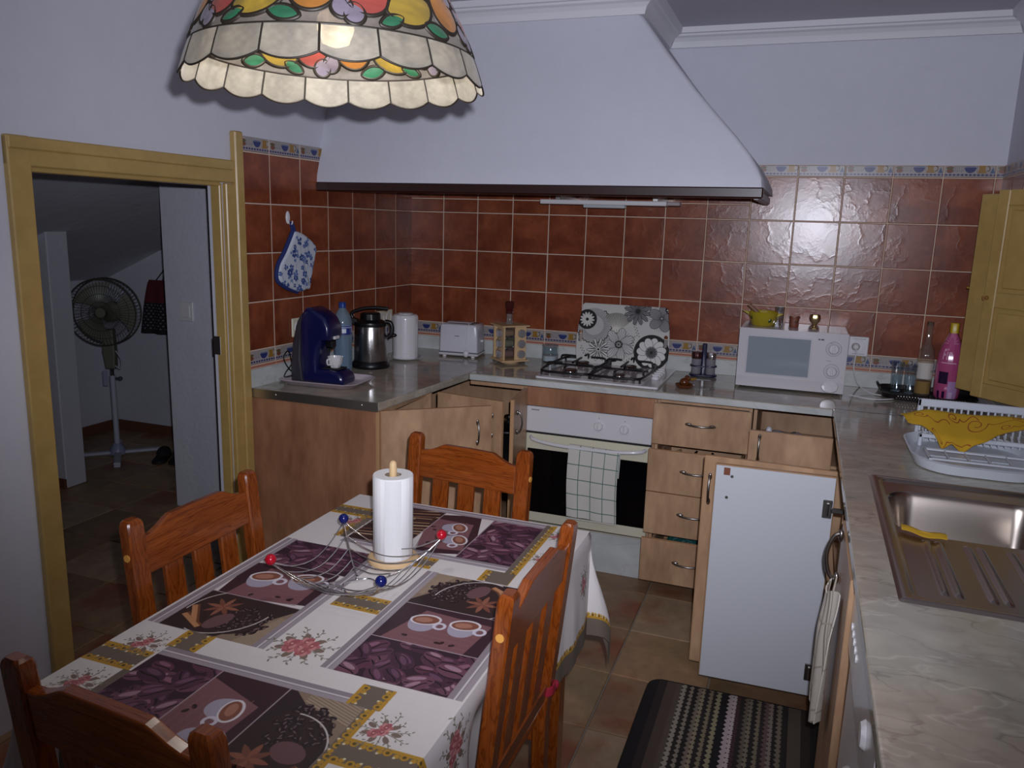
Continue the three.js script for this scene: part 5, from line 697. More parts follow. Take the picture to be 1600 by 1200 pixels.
// ---------------------------------------------------------------- gas hob
{
  const h = thing('gas_hob', 'white enamel gas hob with four burners and black pan supports', 'hob', [0.942, WY, 0.05]); const W = 0.582, D = 0.508;
  part('hob_plate', slab(rrect(W, D, 0.014).map(([x, z]) => [x + W / 2, z + D / 2]), 0, 0.011, 0.004), M.whiteGloss, h); part('well', slab(rrect(W - 0.1, D - 0.05, 0.02).map(([x, z]) => [x + W / 2 - 0.032, z + D / 2]), 0.0108, 0.0125, 0.0006), plain(0xbab3b2, 0.16, { clearcoat: 0.6 }), h);
  for (const [x, z, r] of [[0.135, 0.375, 0.036], [0.135, 0.13, 0.03], [0.375, 0.375, 0.028], [0.375, 0.13, 0.034]]) { const b = part('burner', lathe([[0, 0.0126], [r * 1.25, 0.0126], [r * 1.2, 0.016], [r, 0.017], [r * 0.96, 0.027], [0, 0.027]], 32).translate(x, 0, z), M.steel, h, 'steel burner'); part('burner_cap', lathe([[r * 1.0, 0.027], [r * 1.02, 0.03], [r * 0.9, 0.034], [0, 0.035]], 32).translate(x, 0, z), plain(0x3a221c, 0.3), b); }
  for (const [x0, x1] of [[0.018, 0.252], [0.258, 0.49]]) {
    const y = 0.034, f = [[x0 + 0.02, y, 0.03], [x1 - 0.02, y, 0.03], [x1, y, 0.05], [x1, y, 0.46], [x1 - 0.02, y, 0.48], [x0 + 0.02, y, 0.48], [x0, y, 0.46], [x0, y, 0.05]], s = part('pan_support', tube(f, 0.0058, 140, 8, true), M.iron, h, 'black pan support'), xm = (x0 + x1) / 2;
    const bar = (q) => part('support_finger', tube(q, 0.0052, 24, 8), M.iron, s); part('support_finger', rod([x0, y, 0.255], [x1, y, 0.255], 0.0048), M.iron, s);
    for (const zc of [0.135, 0.375]) { bar([[x0, y, zc], [x0 + 0.004, y + 0.022, zc], [x0 + 0.02, y + 0.026, zc], [xm - 0.04, y + 0.026, zc]]); bar([[x1, y, zc], [x1 - 0.004, y + 0.022, zc], [x1 - 0.02, y + 0.026, zc], [xm + 0.04, y + 0.026, zc]]); const ze = zc < 0.25 ? 0.03 : 0.48, q = Math.sign(zc - ze); bar([[xm, y, ze], [xm, y + 0.022, ze + q * 0.004], [xm, y + 0.026, ze + q * 0.02], [xm, y + 0.026, zc - q * 0.04]]); bar([[xm, y, 0.255], [xm, y + 0.022, 0.255 - q * -0.004], [xm, y + 0.026, 0.255 + q * -0.0 + (zc > 0.25 ? 0.02 : -0.02)], [xm, y + 0.026, zc + (zc > 0.25 ? -0.04 : 0.04)]]); }
    for (const [x, z] of [[x0, 0.05], [x1, 0.05], [x0, 0.46], [x1, 0.46]]) part('support_foot', rod([x, 0.0112, z], [x, y, z], 0.0052), M.iron, s);
  }
  for (let i = 0; i < 4; i++) { const z = 0.145 + i * 0.055; const k = part('knob', lathe([[0, 0.028], [0.014, 0.027], [0.019, 0.022], [0.0205, 0.0125], [0.0225, 0.0115]], 28).translate(0.535, 0, z), M.whiteGloss, h, 'white gas knob'); part('grip', bx(0.518, 0.552, 0.026, 0.034, z - 0.004, z + 0.004, 0.002), M.white, k); }
  // padded hob cover
  const ft = canvasTex(1024, 680, (c, w, H) => {
    c.fillStyle = '#c6c3bd'; c.fillRect(0, 0, w, H); const r = rng(9); c.lineCap = 'round';
    const petals = (x, y, n, r0, r1, wd, f, s) => { for (let i = 0; i < n; i++) { c.save(); c.translate(x, y); c.rotate(i / n * 2 * PI + 0.2); c.fillStyle = f; c.strokeStyle = s; c.lineWidth = 4; c.beginPath(); c.ellipse(0, -(r0 + r1) / 2, wd, (r1 - r0) / 2, 0, 0, 7); c.fill(); c.stroke(); c.restore(); } };
    const rays = (x, y, n, r0, r1, s, lw) => { c.strokeStyle = s; c.lineWidth = lw; for (let i = 0; i < n; i++) { const a = i / n * 2 * PI; c.beginPath(); c.moveTo(x + Math.cos(a) * r0, y + Math.sin(a) * r0); c.lineTo(x + Math.cos(a) * r1, y + Math.sin(a) * r1); c.stroke(); } };
    const disc = (x, y, q, f) => { c.fillStyle = f; c.beginPath(); c.arc(x, y, q, 0, 7); c.fill(); };
    const ink = '#0f0e10', grey = '#7d7a7b'; disc(190, 240, 190, '#b9b6b3'); rays(190, 240, 60, 110, 186, '#3c3a3c', 4); c.strokeStyle = ink; c.lineWidth = 9; c.beginPath(); for (let i = 0; i <= 40; i++) { const a = -1 + i / 40 * 4, q = 190 + (i % 2) * 12; c.lineTo(190 + Math.cos(a) * q, 240 + Math.sin(a) * q); } c.stroke(); disc(110, 180, 108, ink); petals(110, 180, 13, 18, 80, 10, '#cfccc6', '#cfccc6'); disc(110, 180, 14, ink);
    c.save(); c.beginPath(); c.moveTo(440, 320); c.arc(440, 320, 230, -2.2, -0.75); c.closePath(); c.fillStyle = '#55524f'; c.fill(); c.clip(); rays(440, 320, 90, 20, 230, '#d6d3c6', 5); c.restore();
    petals(660, 60, 12, 20, 150, 22, grey, ink); disc(660, 60, 20, ink); petals(480, 430, 7, 20, 180, 46, '#c6c3be', ink); rays(480, 430, 35, 20, 165, '#454345', 3); disc(480, 430, 42, ink); petals(480, 430, 8, 6, 34, 7, '#b6b3b0', ink);
    petals(260, 500, 10, 25, 130, 13, '#d6d3cd', ink); rays(260, 500, 20, 40, 110, ink, 5); disc(260, 500, 12, ink); disc(840, 490, 190, ink); petals(840, 490, 11, 40, 160, 44, '#dad7d1', '#55524f'); disc(840, 490, 66, '#8a8785'); petals(840, 490, 12, 10, 56, 9, '#5c595a', ink); disc(840, 490, 14, ink);
    c.strokeStyle = '#4c494b'; c.lineWidth = 4; for (const [x, y, a] of [[640, 210, 1.2], [560, 620, -0.6], [60, 480, 1.0], [640, 330, 1.7], [880, 120, 0.6]]) for (let i = 0; i < 9; i++) { c.save(); c.translate(x, y); c.rotate(a); c.beginPath(); c.ellipse(i * 16, i & 1 ? 9 : -9, 8, 3.4, i & 1 ? 0.6 : -0.6, 0, 7); c.fillStyle = ink; c.fill(); c.restore(); }
    petals(920, 120, 5, 10, 150, 52, '#8f8c8c', ink); rays(920, 120, 40, 10, 140, '#4a4849', 3); rays(660, 60, 36, 20, 140, ink, 3); disc(1000, 20, 50, ink); petals(1000, 20, 9, 8, 40, 9, '#d6d3cd', ink);
  });
  const c = thing('hob_cover', 'padded hob cover with black and white flower print leaning on the tiles', 'hob cover', [1.245, WY, 0.075]);
  const sh = new THREE.Shape(); const o = [[-0.228, 0.0], [-0.24, 0.06], [-0.243, 0.14], [-0.238, 0.2], [-0.228, 0.26], [-0.222, 0.312], [-0.21, 0.322], [0.21, 0.322], [0.222, 0.312], [0.228, 0.26], [0.238, 0.2], [0.243, 0.14], [0.24, 0.06], [0.228, 0.0], [0.215, -0.0], [-0.215, -0.0]]; o.forEach(([x, y], i) => i ? sh.lineTo(x, y) : sh.moveTo(x, y));
  for (const s of [-1, 1]) sh.holes.push(new THREE.Path(rrect(0.018, 0.06, 0.008, 4).map(([x, y]) => new THREE.Vector2(s * 0.222 + x, 0.15 + y))));
  const g = new THREE.ExtrudeGeometry(sh, { depth: 0.008, bevelEnabled: true, bevelThickness: 0.005, bevelSize: 0.005, bevelOffset: -0.005, bevelSegments: 3 }); const p = g.attributes.position, uv = g.attributes.uv; for (let i = 0; i < p.count; i++) uv.setXY(i, p.getX(i) / 0.486 + 0.5, p.getY(i) / 0.322); g.rotateX(-0.13);
  part('padded_panel', g, mat({ map: ft, roughness: 0.7 }), c);
}
// cruet set, spoon rest
{
  const k = plain(0x14143a, 0.25), c = thing('cruet_stand', 'dark blue cruet stand with two glass and chrome shakers', 'cruet', [1.668, WY, 0.115], R(8));
  part('tray', slab(rrect(0.135, 0.075, 0.03).map(([x, z]) => [x, z]), 0.004, 0.014, 0.004), k, c); part('tray', slab(rrect(0.13, 0.07, 0.03).map(([x, z]) => [x, z]), 0.052, 0.058, 0.002, [[-0.034], [0.034]].map(([x]) => rrect(0.056, 0.056, 0.026, 6).map(([a, b]) => [x + a, b]).reverse())), k, c); part('handle', slab(rrect(0.022, 0.016, 0.006).map(([x, z]) => [x, z]), 0.012, 0.165, 0.005), k, c); for (const s of [-1, 1]) part('foot', ball(0.01, s * 0.045, 0.005, 0, 1, 0.5, 1), k, c);
  for (const s of [-1, 1]) { const q = thing('shaker', ['glass shaker with a chrome lid in the cruet stand, beside the hob cover', 'glass shaker with a chrome lid in the cruet stand, beside the microwave'][(s + 1) / 2], 'shaker', [1.668 + s * 0.034 * Math.cos(R(8)), WY + 0.0145, 0.115 - s * 0.034 * Math.sin(R(8))]); part('shaker_glass', lathe([[0, 0], [0.022, 0], [0.024, 0.004], [0.024, 0.075], [0, 0.075]], 28), mat({ color: 0xb9b4bc, roughness: 0.06, transmission: 0.6, thickness: 0 }), q); part('lid', lathe([[0.0248, 0.075], [0.0255, 0.079], [0.0255, 0.1], [0.022, 0.107], [0, 0.11]], 28), s < 0 ? mat({ color: 0x4a2a2a, metalness: 0.6, roughness: 0.25 }) : M.chrome, q); }
  const r = thing('spoon_rest', 'amber brown glazed spoon rest on the worktop edge beside the hob', 'spoon rest', [1.625, WY, 0.44], R(25)); const am = plain(0x5a2f12, 0.12, { clearcoat: 0.8 });
  part('dish', lathe([[0, 0], [0.034, 0], [0.04, 0.006], [0.043, 0.016], [0.041, 0.017], [0.036, 0.009], [0, 0.006]], 32), am, r); part('figure', [ball(0.022, 0.0, 0.026, 0.0, 1.1, 0.9, 1), ball(0.012, 0.014, 0.044, 0.008), ball(0.012, 0.014, 0.044, -0.012)], am, r); part('spoon_handle', rod([0.01, 0.03, -0.02], [0.07, 0.028, -0.065], 0.0065, 10), plain(0xa8803a, 0.5), r);
}
// ---------------------------------------------------------------- microwave and what stands on it
{
  const m = thing('microwave', 'white microwave oven with two dials on the back worktop', 'microwave', [1.839, WY, 0.02]); const W = 0.463, H0 = 0.012, H1 = 0.281, D = 0.31;
  const wm = plain(0xd3cfd2, 0.22, { clearcoat: 0.3 });
  part('casing', bx(0, W, H0, H1, 0, D - 0.02, 0.006), wm, m); part('front_panel', toCreasedNormals(extr([[0, 0], [0.03, 0.004], [0.05, 0.012], [H1 - H0, 0.012], [H1 - H0, -0.006], [0, -0.006]].map(([y, z]) => [z, y]), 0.463, 0.003).rotateY(-PI / 2).translate(W, H0, D - 0.02).applyMatrix4(new THREE.Matrix4()), 0.5), wm, m);
  part('window_frame', bx(0.036, 0.315, H0 + 0.058, H1 - 0.03, D - 0.01, D - 0.0065, 0.001), plain(0xc2c0c6, 0.3), m); part('window_pane', bx(0.042, 0.309, H0 + 0.064, H1 - 0.036, D - 0.0068, D - 0.0052, 0.0006), plain(0x8f99a0, 0.08), m, 'grey reflecting window');
  for (const y of [0.2, 0.1]) { const k = part('dial', lathe([[0, 0.016], [0.018, 0.015], [0.022, 0.003], [0.026, 0]], 32).rotateX(PI / 2).translate(0.405, H0 + y, D - 0.008), wm, m); part('grip', bx(0.4, 0.41, H0 + y - 0.018, H0 + y + 0.018, D + 0.006, D + 0.014, 0.003), M.whiteGloss, k); part('scale_ring', lathe([[0.03, 0.0], [0.0315, 0.0008], [0.033, 0]], 36).rotateX(PI / 2).translate(0.405, H0 + y, D - 0.0078), plain(0xa8a6ac, 0.5), m); }
  part('door_button', lathe([[0, 0.006], [0.032, 0.005], [0.036, 0]], 32).rotateX(PI / 2).scale(1, 0.8, 1).translate(0.405, H0 + 0.03, D - 0.012), wm, m); part('brand_mark', [bx(0.338, 0.346, H1 - 0.034, H1 - 0.028, D - 0.009, D - 0.0076, 0), bx(0.349, 0.362, H1 - 0.034, H1 - 0.028, D - 0.009, D - 0.0076, 0)], plain(0x3a3a40, 0.5), m, 'small dark emblem'); part('dial_text', [bx(0.385, 0.4, H1 - 0.045, H1 - 0.043, D - 0.009, D - 0.0077, 0), bx(0.38, 0.4, H0 + 0.145, H0 + 0.147, D - 0.009, D - 0.0077, 0)], plain(0x84828a, 0.5), m);
  for (const x of [0.03, W - 0.03]) for (const z of [0.03, D - 0.06]) part('foot', rod([x, 0, z], [x, 0.013, z], 0.011, 12), M.blackMatt, m);
  const Y = WY + H1 + 0.0006, gy = plain(0xa8941c, 0.25, { clearcoat: 0.5 });
  const y = thing('mortar', 'yellow glazed mortar with two green spots and a pouring lip on the microwave', 'mortar', [1.93, Y, 0.2]); part('bowl', lathe([[0, 0], [0.045, 0], [0.05, 0.004], [0.064, 0.05], [0.068, 0.064], [0.066, 0.066], [0.062, 0.064], [0.05, 0.02], [0, 0.012]], 40), gy, y); part('lip', [extr([[-0.06, 0.045], [-0.095, 0.066], [-0.06, 0.064]], 0.03, 0.004).translate(0, 0, -0.015), extr([[0.06, 0.04], [0.088, 0.056], [0.084, 0.062], [0.06, 0.06]], 0.02, 0.004).translate(0, 0, -0.01)], gy, y); const sp = plain(0x2c3c14, 0.3); part('spot', [ball(0.011, -0.044, 0.04, 0.036, 0.8, 1, 0.4), ball(0.011, 0.03, 0.03, 0.047, 1, 1, 0.3)], sp, y, 'dark green spots');
  const pe = thing('pestle', 'brown wooden pestle leaning out of the yellow mortar', 'pestle', [1.93, Y + 0.014, 0.2]); part('grip', rod([0.015, 0.01, 0], [-0.07, 0.08, -0.01], 0.008, 12, 0.009), plain(0x86604c, 0.5), pe); part('head', ball(0.014, 0.014, 0.014, 0), plain(0x86604c, 0.5), pe);
  const gl = thing('stem_glass', 'small clear glass behind the metal bell on the microwave', 'glass', [2.0, Y, 0.13]); part('bowl', lathe([[0, 0.002], [0.018, 0], [0.019, 0.003], [0.022, 0.07], [0.0225, 0.085], [0.021, 0.085], [0.019, 0.006], [0, 0.005]], 28), M.glass, gl); part('rim', lathe([[0.0225, 0.0845], [0.0225, 0.0865], [0.021, 0.0865]], 28), M.glass, gl);
  const b = thing('hand_bell', 'tiny silver bell on the microwave', 'bell', [1.995, Y, 0.2]); part('bell', lathe([[0.02, 0], [0.019, 0.004], [0.014, 0.018], [0.011, 0.03], [0.006, 0.036], [0, 0.037]], 28), M.chrome, b); part('grip', ball(0.004, 0, 0.039, 0), M.chrome, b);
  const wc = thing('wooden_owl', 'small carved brown wooden cup on the microwave', 'ornament', [2.068, Y, 0.18]); part('cup_body', lathe([[0, 0], [0.019, 0], [0.021, 0.004], [0.02, 0.03], [0.022, 0.046], [0.019, 0.046], [0.016, 0.01], [0, 0.008]], 24), plain(0x7a4430, 0.45), wc); part('carving', [ball(0.006, 0.008, 0.026, 0.019, 1, 1, 0.4), ball(0.006, -0.018, 0.044, 0), ball(0.006, 0.018, 0.046, 0)], plain(0x4a2418, 0.5), wc);
  const g = thing('brass_goblet', 'small brass goblet on the microwave', 'goblet', [2.156, Y, 0.19]); part('cup', lathe([[0.006, 0.014], [0.01, 0.02], [0.022, 0.034], [0.025, 0.05], [0.022, 0.064], [0.0205, 0.064], [0.023, 0.05], [0.02, 0.036], [0, 0.026]], 32), mat({ color: new THREE.Color(0.62, 0.5, 0.26), metalness: 1, roughness: 0.3 }), g); part('foot', lathe([[0.019, 0], [0.018, 0.003], [0.008, 0.008], [0.006, 0.016]], 28), mat({ color: new THREE.Color(0.62, 0.5, 0.26), metalness: 1, roughness: 0.3 }), g);
}
// socket and plug right of the microwave
{
  const s = thing('wall_socket', 'white wall socket right of the microwave', 'socket', [2.362, 1.098, 0.0062]); part('plate', bx(-0.043, 0.043, -0.046, 0.046, 0, 0.01, 0.003), M.white, s); part('outlet', lathe([[0.029, 0.01], [0.028, 0.013], [0.02, 0.013], [0.019, 0.004], [0, 0.004]], 28).rotateX(PI / 2), M.white, s); part('marking', [bx(-0.025, 0.03, 0.034, 0.036, 0.01, 0.0104, 0), bx(-0.025, 0.03, -0.036, -0.034, 0.01, 0.0104, 0)], plain(0x77757c, 0.5), s);
  const p = thing('power_plug', 'white plug and cable in the socket right of the microwave', 'plug', [2.362, 1.098, 0.0195]); part('plug_body', lathe([[0, 0.0], [0.017, 0], [0.018, 0.01], [0.014, 0.026], [0.008, 0.034], [0, 0.036]], 24).rotateX(PI / 2).translate(-0.012, 0, 0.001), M.whiteMatt, p); part('cable', tube([[-0.012, 0, 0.034], [-0.01, -0.03, 0.045], [-0.012, -0.1, 0.05], [0.01, -0.16, 0.1], [0.06, -0.186, 0.16], [0.12, -0.187, 0.2], [0.15, -0.1875, 0.24], [0.06, -0.1875, 0.3], [-0.03, -0.1875, 0.25]], 0.003, 70, 8), M.whiteMatt, p);
}
// drinks tray in the right corner
{
  const t = thing('serving_tray', 'dark perforated metal tray with bottles in the rear right corner', 'tray', [2.652, WY, 0.155]); const dk = plain(0x2a2626, 0.35, { metalness: 0.5 });
  const rings = [[0.16, 0.1, 0.0], [0.185, 0.125, 0.012], [0.19, 0.13, 0.03], [0.194, 0.134, 0.03], [0.188, 0.127, 0.009], [0.158, 0.098, 0.004]].map(([x, z, y]) => rrect(2 * x, 2 * z, 0.06).map(([a, b]) => [a, y, -b])); part('tray', toCreasedNormals(loop(rings), 0.6), dk, t);
  const dots = []; for (let i = 0; i < 24; i++) for (const k of [0, 1]) { const x = -0.13 + i * 0.0113 + k * 0.005, y = 0.014 + k * 0.008; dots.push(ball(0.0032, x, y, 0.1275 + k * 0.0035, 1, 1, 0.4, 8)); } part('stud_row', dots, M.alu, t, 'rows of small bright studs'); for (const s of [-1, 1]) part('handle', tube([[s * 0.188, 0.03, -0.04], [s * 0.2, 0.05, -0.03], [s * 0.2, 0.05, 0.03], [s * 0.188, 0.03, 0.04]], 0.005, 20, 8), dk, t);
  const TYY = WY + 0.0047;
  for (const [x, z, h, l] of [[2.53, 0.12, 0.145, 'tall clear drinking glass on the drinks tray, beside the microwave'], [2.582, 0.15, 0.14, 'tall clear drinking glass on the drinks tray, beside the wine bottle']]) { const g = thing('drinking_glass', l, 'glass', [x, TYY, z], 0, 'glasses on the drinks tray'); part('glass_body', lathe([[0, 0], [0.021, 0], [0.022, 0.003], [0.0265, h], [0.0255, h], [0.0208, 0.012], [0, 0.01]], 32), M.glass, g); part('rim', lathe([[0.0265, h], [0.026, h + 0.0012], [0.0255, h]], 32), M.glass, g); }
  const label = (bg, ink, rows) => canvasTex(256, 256, (c, w) => { c.fillStyle = bg; c.fillRect(0, 0, w, w); c.fillStyle = ink; for (const [x, y, a, b] of rows) c.fillRect(x * w, y * w, a * w, b * w); });
  const w = thing('wine_bottle', 'slim clear wine bottle with a cream label and a little wine left', 'bottle', [2.642, TYY, 0.095]); w.scale.set(1.05, 1.07, 1.05); part('bottle_glass', lathe([[0, 0.004], [0.03, 0], [0.033, 0.005], [0.033, 0.165], [0.029, 0.19], [0.014, 0.225], [0.0125, 0.285], [0.0145, 0.287], [0.0145, 0.297], [0.012, 0.299]], 36), mat({ color: 0xf2ece2, roughness: 0.05, transmission: 0.94, thickness: 0 }), w); part('wine', lathe([[0, 0.006], [0.0305, 0.008], [0.0305, 0.06], [0, 0.06]], 28), mat({ color: 0xd8b656, roughness: 0.1, transmission: 0.5, thickness: 0 }), w); part('label', lathe([[0.0336, 0.072], [0.0336, 0.14]], 36), mat({ map: label('#cfc9c0', '#5c5652', [[0.1, 0.45, 0.12, 0.02], [0.6, 0.45, 0.12, 0.02], [0.1, 0.52, 0.18, 0.03], [0.6, 0.52, 0.18, 0.03]]), roughness: 0.7, side: THREE.DoubleSide }), w); part('stopper', lathe([[0.0125, 0.295], [0.013, 0.31], [0, 0.311]], 20), plain(0x5a4438, 0.7), w);
  const pt = canvasTex(1024, 512, (c, W, H) => { c.fillStyle = '#b8527f'; c.fillRect(0, 0, W, H); for (let k = 0; k < 2; k++) { const x = 110 + k * 512; c.strokeStyle = '#d78fb0'; c.lineWidth = 5; for (let i = 0; i < 15; i++) { const a = PI + i / 14 * PI; c.beginPath(); c.moveTo(x + 120 + Math.cos(a) * 50, 150 + Math.sin(a) * 40); c.lineTo(x + 120 + Math.cos(a) * 150, 150 + Math.sin(a) * 110); c.stroke(); } c.font = 'bold 92px sans-serif'; c.fillStyle = '#e0a9c2'; c.fillText('Fin', x + 30, 250); c.fillRect(x + 30, 268, 190, 7); c.fillStyle = '#2a1238'; c.fillRect(x + 20, 300, 120, 26); c.fillRect(x + 20, 345, 34, 110); c.fillRect(x + 90, 345, 34, 70); c.fillStyle = '#b890c0'; c.fillRect(x + 150, 320, 130, 160); c.fillStyle = '#d9b6d6'; c.fillRect(x + 170, 350, 50, 110); } });
  const p = thing('pink_bottle', 'big pink sparkling drink bottle with a yellow cap', 'bottle', [2.732, TYY, 0.14], R(-98)); p.scale.set(1.02, 1.05, 1.02); part('bottle_body', lathe([[0, 0.006], [0.04, 0], [0.05, 0.012], [0.052, 0.04], [0.0525, 0.15], [0.05, 0.185], [0.04, 0.225], [0.024, 0.262], [0.0165, 0.278], [0.0165, 0.284]], 40, 1), mat({ map: pt, roughness: 0.14, clearcoat: 0.5 }), p); part('cap', lathe([[0.018, 0.28], [0.0185, 0.318], [0.0165, 0.322], [0, 0.322]], 28), plain(0xc8a81c, 0.35), p);
}
// ---------------------------------------------------------------- dish rack beside the sink
{
  const wp = plain(0xc9ced6, 0.3), t = thing('drip_tray', 'white oval plastic drip tray under the dish rack', 'tray', [2.652, WY, 1.215]);
  const rings = [[0.165, 0.2, 0.0, 0.1], [0.172, 0.207, 0.003, 0.11], [0.184, 0.222, 0.034, 0.13], [0.19, 0.228, 0.037, 0.135], [0.184, 0.222, 0.039, 0.13], [0.168, 0.203, 0.007, 0.11], [0.16, 0.195, 0.005, 0.1]].map(([x, z, y, r]) => rrect(2 * x, 2 * z, r).map(([a, b]) => [a, y, -b])); part('tray', toCreasedNormals(loop(rings), 0.6), wp, t); part('drip_rib', [0, 1, 2].map((i) => bx(-0.12, 0.12, 0.005, 0.008, -0.1 + i * 0.1, -0.095 + i * 0.1, 0.001)), wp, t);
  const r = thing('dish_rack', 'white plastic dish rack with upright dividers beside the sink', 'dish rack', [2.652, WY + 0.0058, 1.2]);
  const x0 = -0.14, x1 = 0.2, zb = -0.22, zf = -0.11;
  part('top_rail', [bx(x0, x1, 0.118, 0.145, zb, zb + 0.012, 0.003), bx(x0, x0 + 0.012, 0.0, 0.145, zb, zb + 0.012, 0.003)], wp, r); part('low_rail', [bx(x0, x1, 0.03, 0.045, zf, zf + 0.012, 0.003), bx(x0, x0 + 0.012, 0.0, 0.045, zf, zf + 0.012, 0.003)], wp, r);
  for (let i = 0; i < 17; i++) { const x = x0 + 0.012 + i * 0.0205; part('divider', bx(x, x + 0.006, 0.03, 0.125, zb + 0.002, zb + 0.01, 0.001), wp, r); part('divider', bx(x + 0.002, x + 0.006, 0.02, 0.03, zb + 0.01, zf + 0.004, 0.001), wp, r); part('divider', extr([[zf + 0.005, 0.04], [zf - 0.03, 0.058], [zf - 0.034, 0.052], [zf - 0.005, 0.034]].map(([z, y]) => [z, y]), 0.005, 0.0005).rotateY(-PI / 2).translate(x + 0.005, 0, 0), wp, r); }
  part('front_grid', [bx(x0 + 0.0, x1, 0.022, 0.028, 0.15, 0.158, 0.001), bx(x0, x1, 0.022, 0.028, 0.03, 0.038, 0.001), bx(x0, x0 + 0.01, 0.0, 0.028, 0.148, 0.16, 0.001), bx(x0, x0 + 0.008, 0.022, 0.028, 0.03, 0.158, 0.001)], wp, r); for (let i = 1; i < 6; i++) part('grid_bar', bx(x0 + i * 0.058, x0 + i * 0.058 + 0.005, 0.021, 0.027, 0.032, 0.156, 0.001), wp, r);
  // yellow cloth thrown over it
  const ct = canvasTex(512, 256, (c, W, H) => { c.fillStyle = '#c0961f'; c.fillRect(0, 0, W, H); const q = rng(4); for (let i = 0; i < 2600; i++) { c.fillStyle = q() > 0.5 ? '#caa132' : '#b48a1a'; c.fillRect(q() * W, q() * H, 2, 2); } c.strokeStyle = '#8e3a1c'; c.lineWidth = 4; for (const [x, y, s] of [[70, 70, 30], [130, 180, 34], [300, 90, 48], [210, 40, 26], [420, 150, 30], [470, 50, 24]]) { c.beginPath(); for (let k = 0; k < 70; k++) { const a = k / 8, R0 = s * (1 - k / 90); c.lineTo(x + Math.cos(a) * R0, y + Math.sin(a) * R0); } c.stroke(); c.beginPath(); c.moveTo(x + s, y); c.bezierCurveTo(x + s * 2, y + 60, x + s * 3, y - 60, x + s * 4, y + 20); c.stroke(); } });
  const nn = fbm(5, 3, 3, 61), cl = thing('dish_cloth', 'yellow cloth with red spirals draped over the dish rack', 'cloth', [0, 0, 0]);
  const hemAt = (u) => { const k = [[0, 0.03], [0.12, 0.05], [0.22, 0.085], [0.28, 0.135], [0.36, 0.108], [0.45, 0.142], [0.54, 0.105], [0.72, 0.07], [1, 0.035]]; for (let i = 1; i < k.length; i++) if (u <= k[i][0]) return mix(k[i - 1][1], k[i][1], (u - k[i - 1][0]) / (k[i][0] - k[i - 1][0])); return 0.035; };
  const g = grid(60, 26, (u, v) => {
    const x = mix(2.456, 2.84, u), s = v * hemAt(u), top = TOP + 0.117 + 0.003 * Math.sin(u * 9) - 0.022 * sstep(0.25, 0, u);
    const drop = Math.max(0, s - 0.012); return [x + 0.02 * (1 - u) * v, top - drop * 0.82, 1.02 + Math.min(s, 0.012) + Math.min(drop, 0.075) * 1.25 + Math.max(0, drop - 0.075) * 0.3 + 0.008 * (nn(u, v) - 0.5) * v + 0.007 * (1 + Math.sin(u * 19 + v * 2)) * v * (1 - 0.6 * u)];
  }, (u, v) => [u, 1 - v * 0.8]);
  part('cloth', thick(g, 0.0025), mat({ map: ct, roughness: 0.95, side: THREE.DoubleSide }), cl);
  const hemPts = []; for (let i = 0; i <= 60; i++) { const k = (26 * 61 + i) * 3, a = g.attributes.position.array; hemPts.push([a[k], a[k + 1], a[k + 2]]); } part('hem', tube(hemPts, 0.0022, 96, 6), plain(0xb98f22, 0.95), cl);
}
// yellow scrap on the sink rim
{
  const g = grid(16, 6, (u, v) => { const x = mix(2.375, 2.47, u); return [x, TOP + 0.0035 + 0.004 * Math.sin(v * PI) + 0.002 * Math.sin(u * 9), mix(1.965, 2.0, v) + 0.03 * u + 0.012 * Math.sin(u * 3)]; });
  const t = thing('sponge_cloth', 'strip of yellow sponge cloth on the sink rim', 'cloth'); part('cloth', thick(g, 0.003).translate(0, 0.0045, 0), plain(0xb8901c, 0.9), t); part('fold', tube([[2.38, TOP + 0.01, 1.995], [2.42, TOP + 0.012, 2.01], [2.465, TOP + 0.011, 2.026]], 0.004, 16, 8), plain(0xa88216, 0.9), t);
}
// ---------------------------------------------------------------- window leaf and shutter
{
  const dir = Math.atan2(-0.777, 0.63); function leaf(name, label, x, z, len, y0, y1, panels, st = 0.05) {
    const t = thing(name, label, 'shutter', [x, 0, z], dir); part('leaf', [bx(0, st, y0, y1, -0.016, 0.016, 0.003), bx(len - 0.05, len, y0, y1, -0.016, 0.016, 0.003), bx(st, len - 0.05, y0, y0 + 0.06, -0.016, 0.016, 0.003), bx(st, len - 0.05, y1 - 0.06, y1, -0.016, 0.016, 0.003), bx(st, len - 0.05, (y0 + y1) / 2 - 0.045, (y0 + y1) / 2 + 0.015, -0.016, 0.016, 0.003)], M.ochre, t);
    const ym = (y0 + y1) / 2; for (const [a, b] of [[y0 + 0.06, ym - 0.045], [ym + 0.015, y1 - 0.06]]) part('panel', [bx(st, len - 0.05, a, b, -0.006, 0.006, 0.001), bx(st + 0.016, len - 0.066, a + 0.016, b - 0.016, -0.011, 0.011, 0.005)], panels, t); return t;
  }
  const s = leaf('window_shutter', 'ochre panelled window shutter folded into the niche', 2.782, 0.42, 0.3, 0.985, 1.802, M.ochre); part('latch', [ball(0.008, 0.018, 1.385, 0.02, 1, 1, 1), tube([[0.018, 1.385, 0.02], [0.01, 1.375, 0.028], [0.004, 1.39, 0.026]], 0.003, 10, 6)], plain(0x8a5c22, 0.4), s);
  const w = leaf('casement_window', 'ochre window sash standing open behind the shutter', 2.747, 0.3, 0.34, 0.99, 1.79, mat({ color: 0xcfd8d8, roughness: 0.05, transmission: 0.9, thickness: 0 }), 0.13); w.userData.category = 'window'; part('pull', [rod([0.0, 1.41, 0], [-0.018, 1.412, 0], 0.004), ball(0.005, -0.019, 1.412, 0)], plain(0xa8802c, 0.4), w);
}
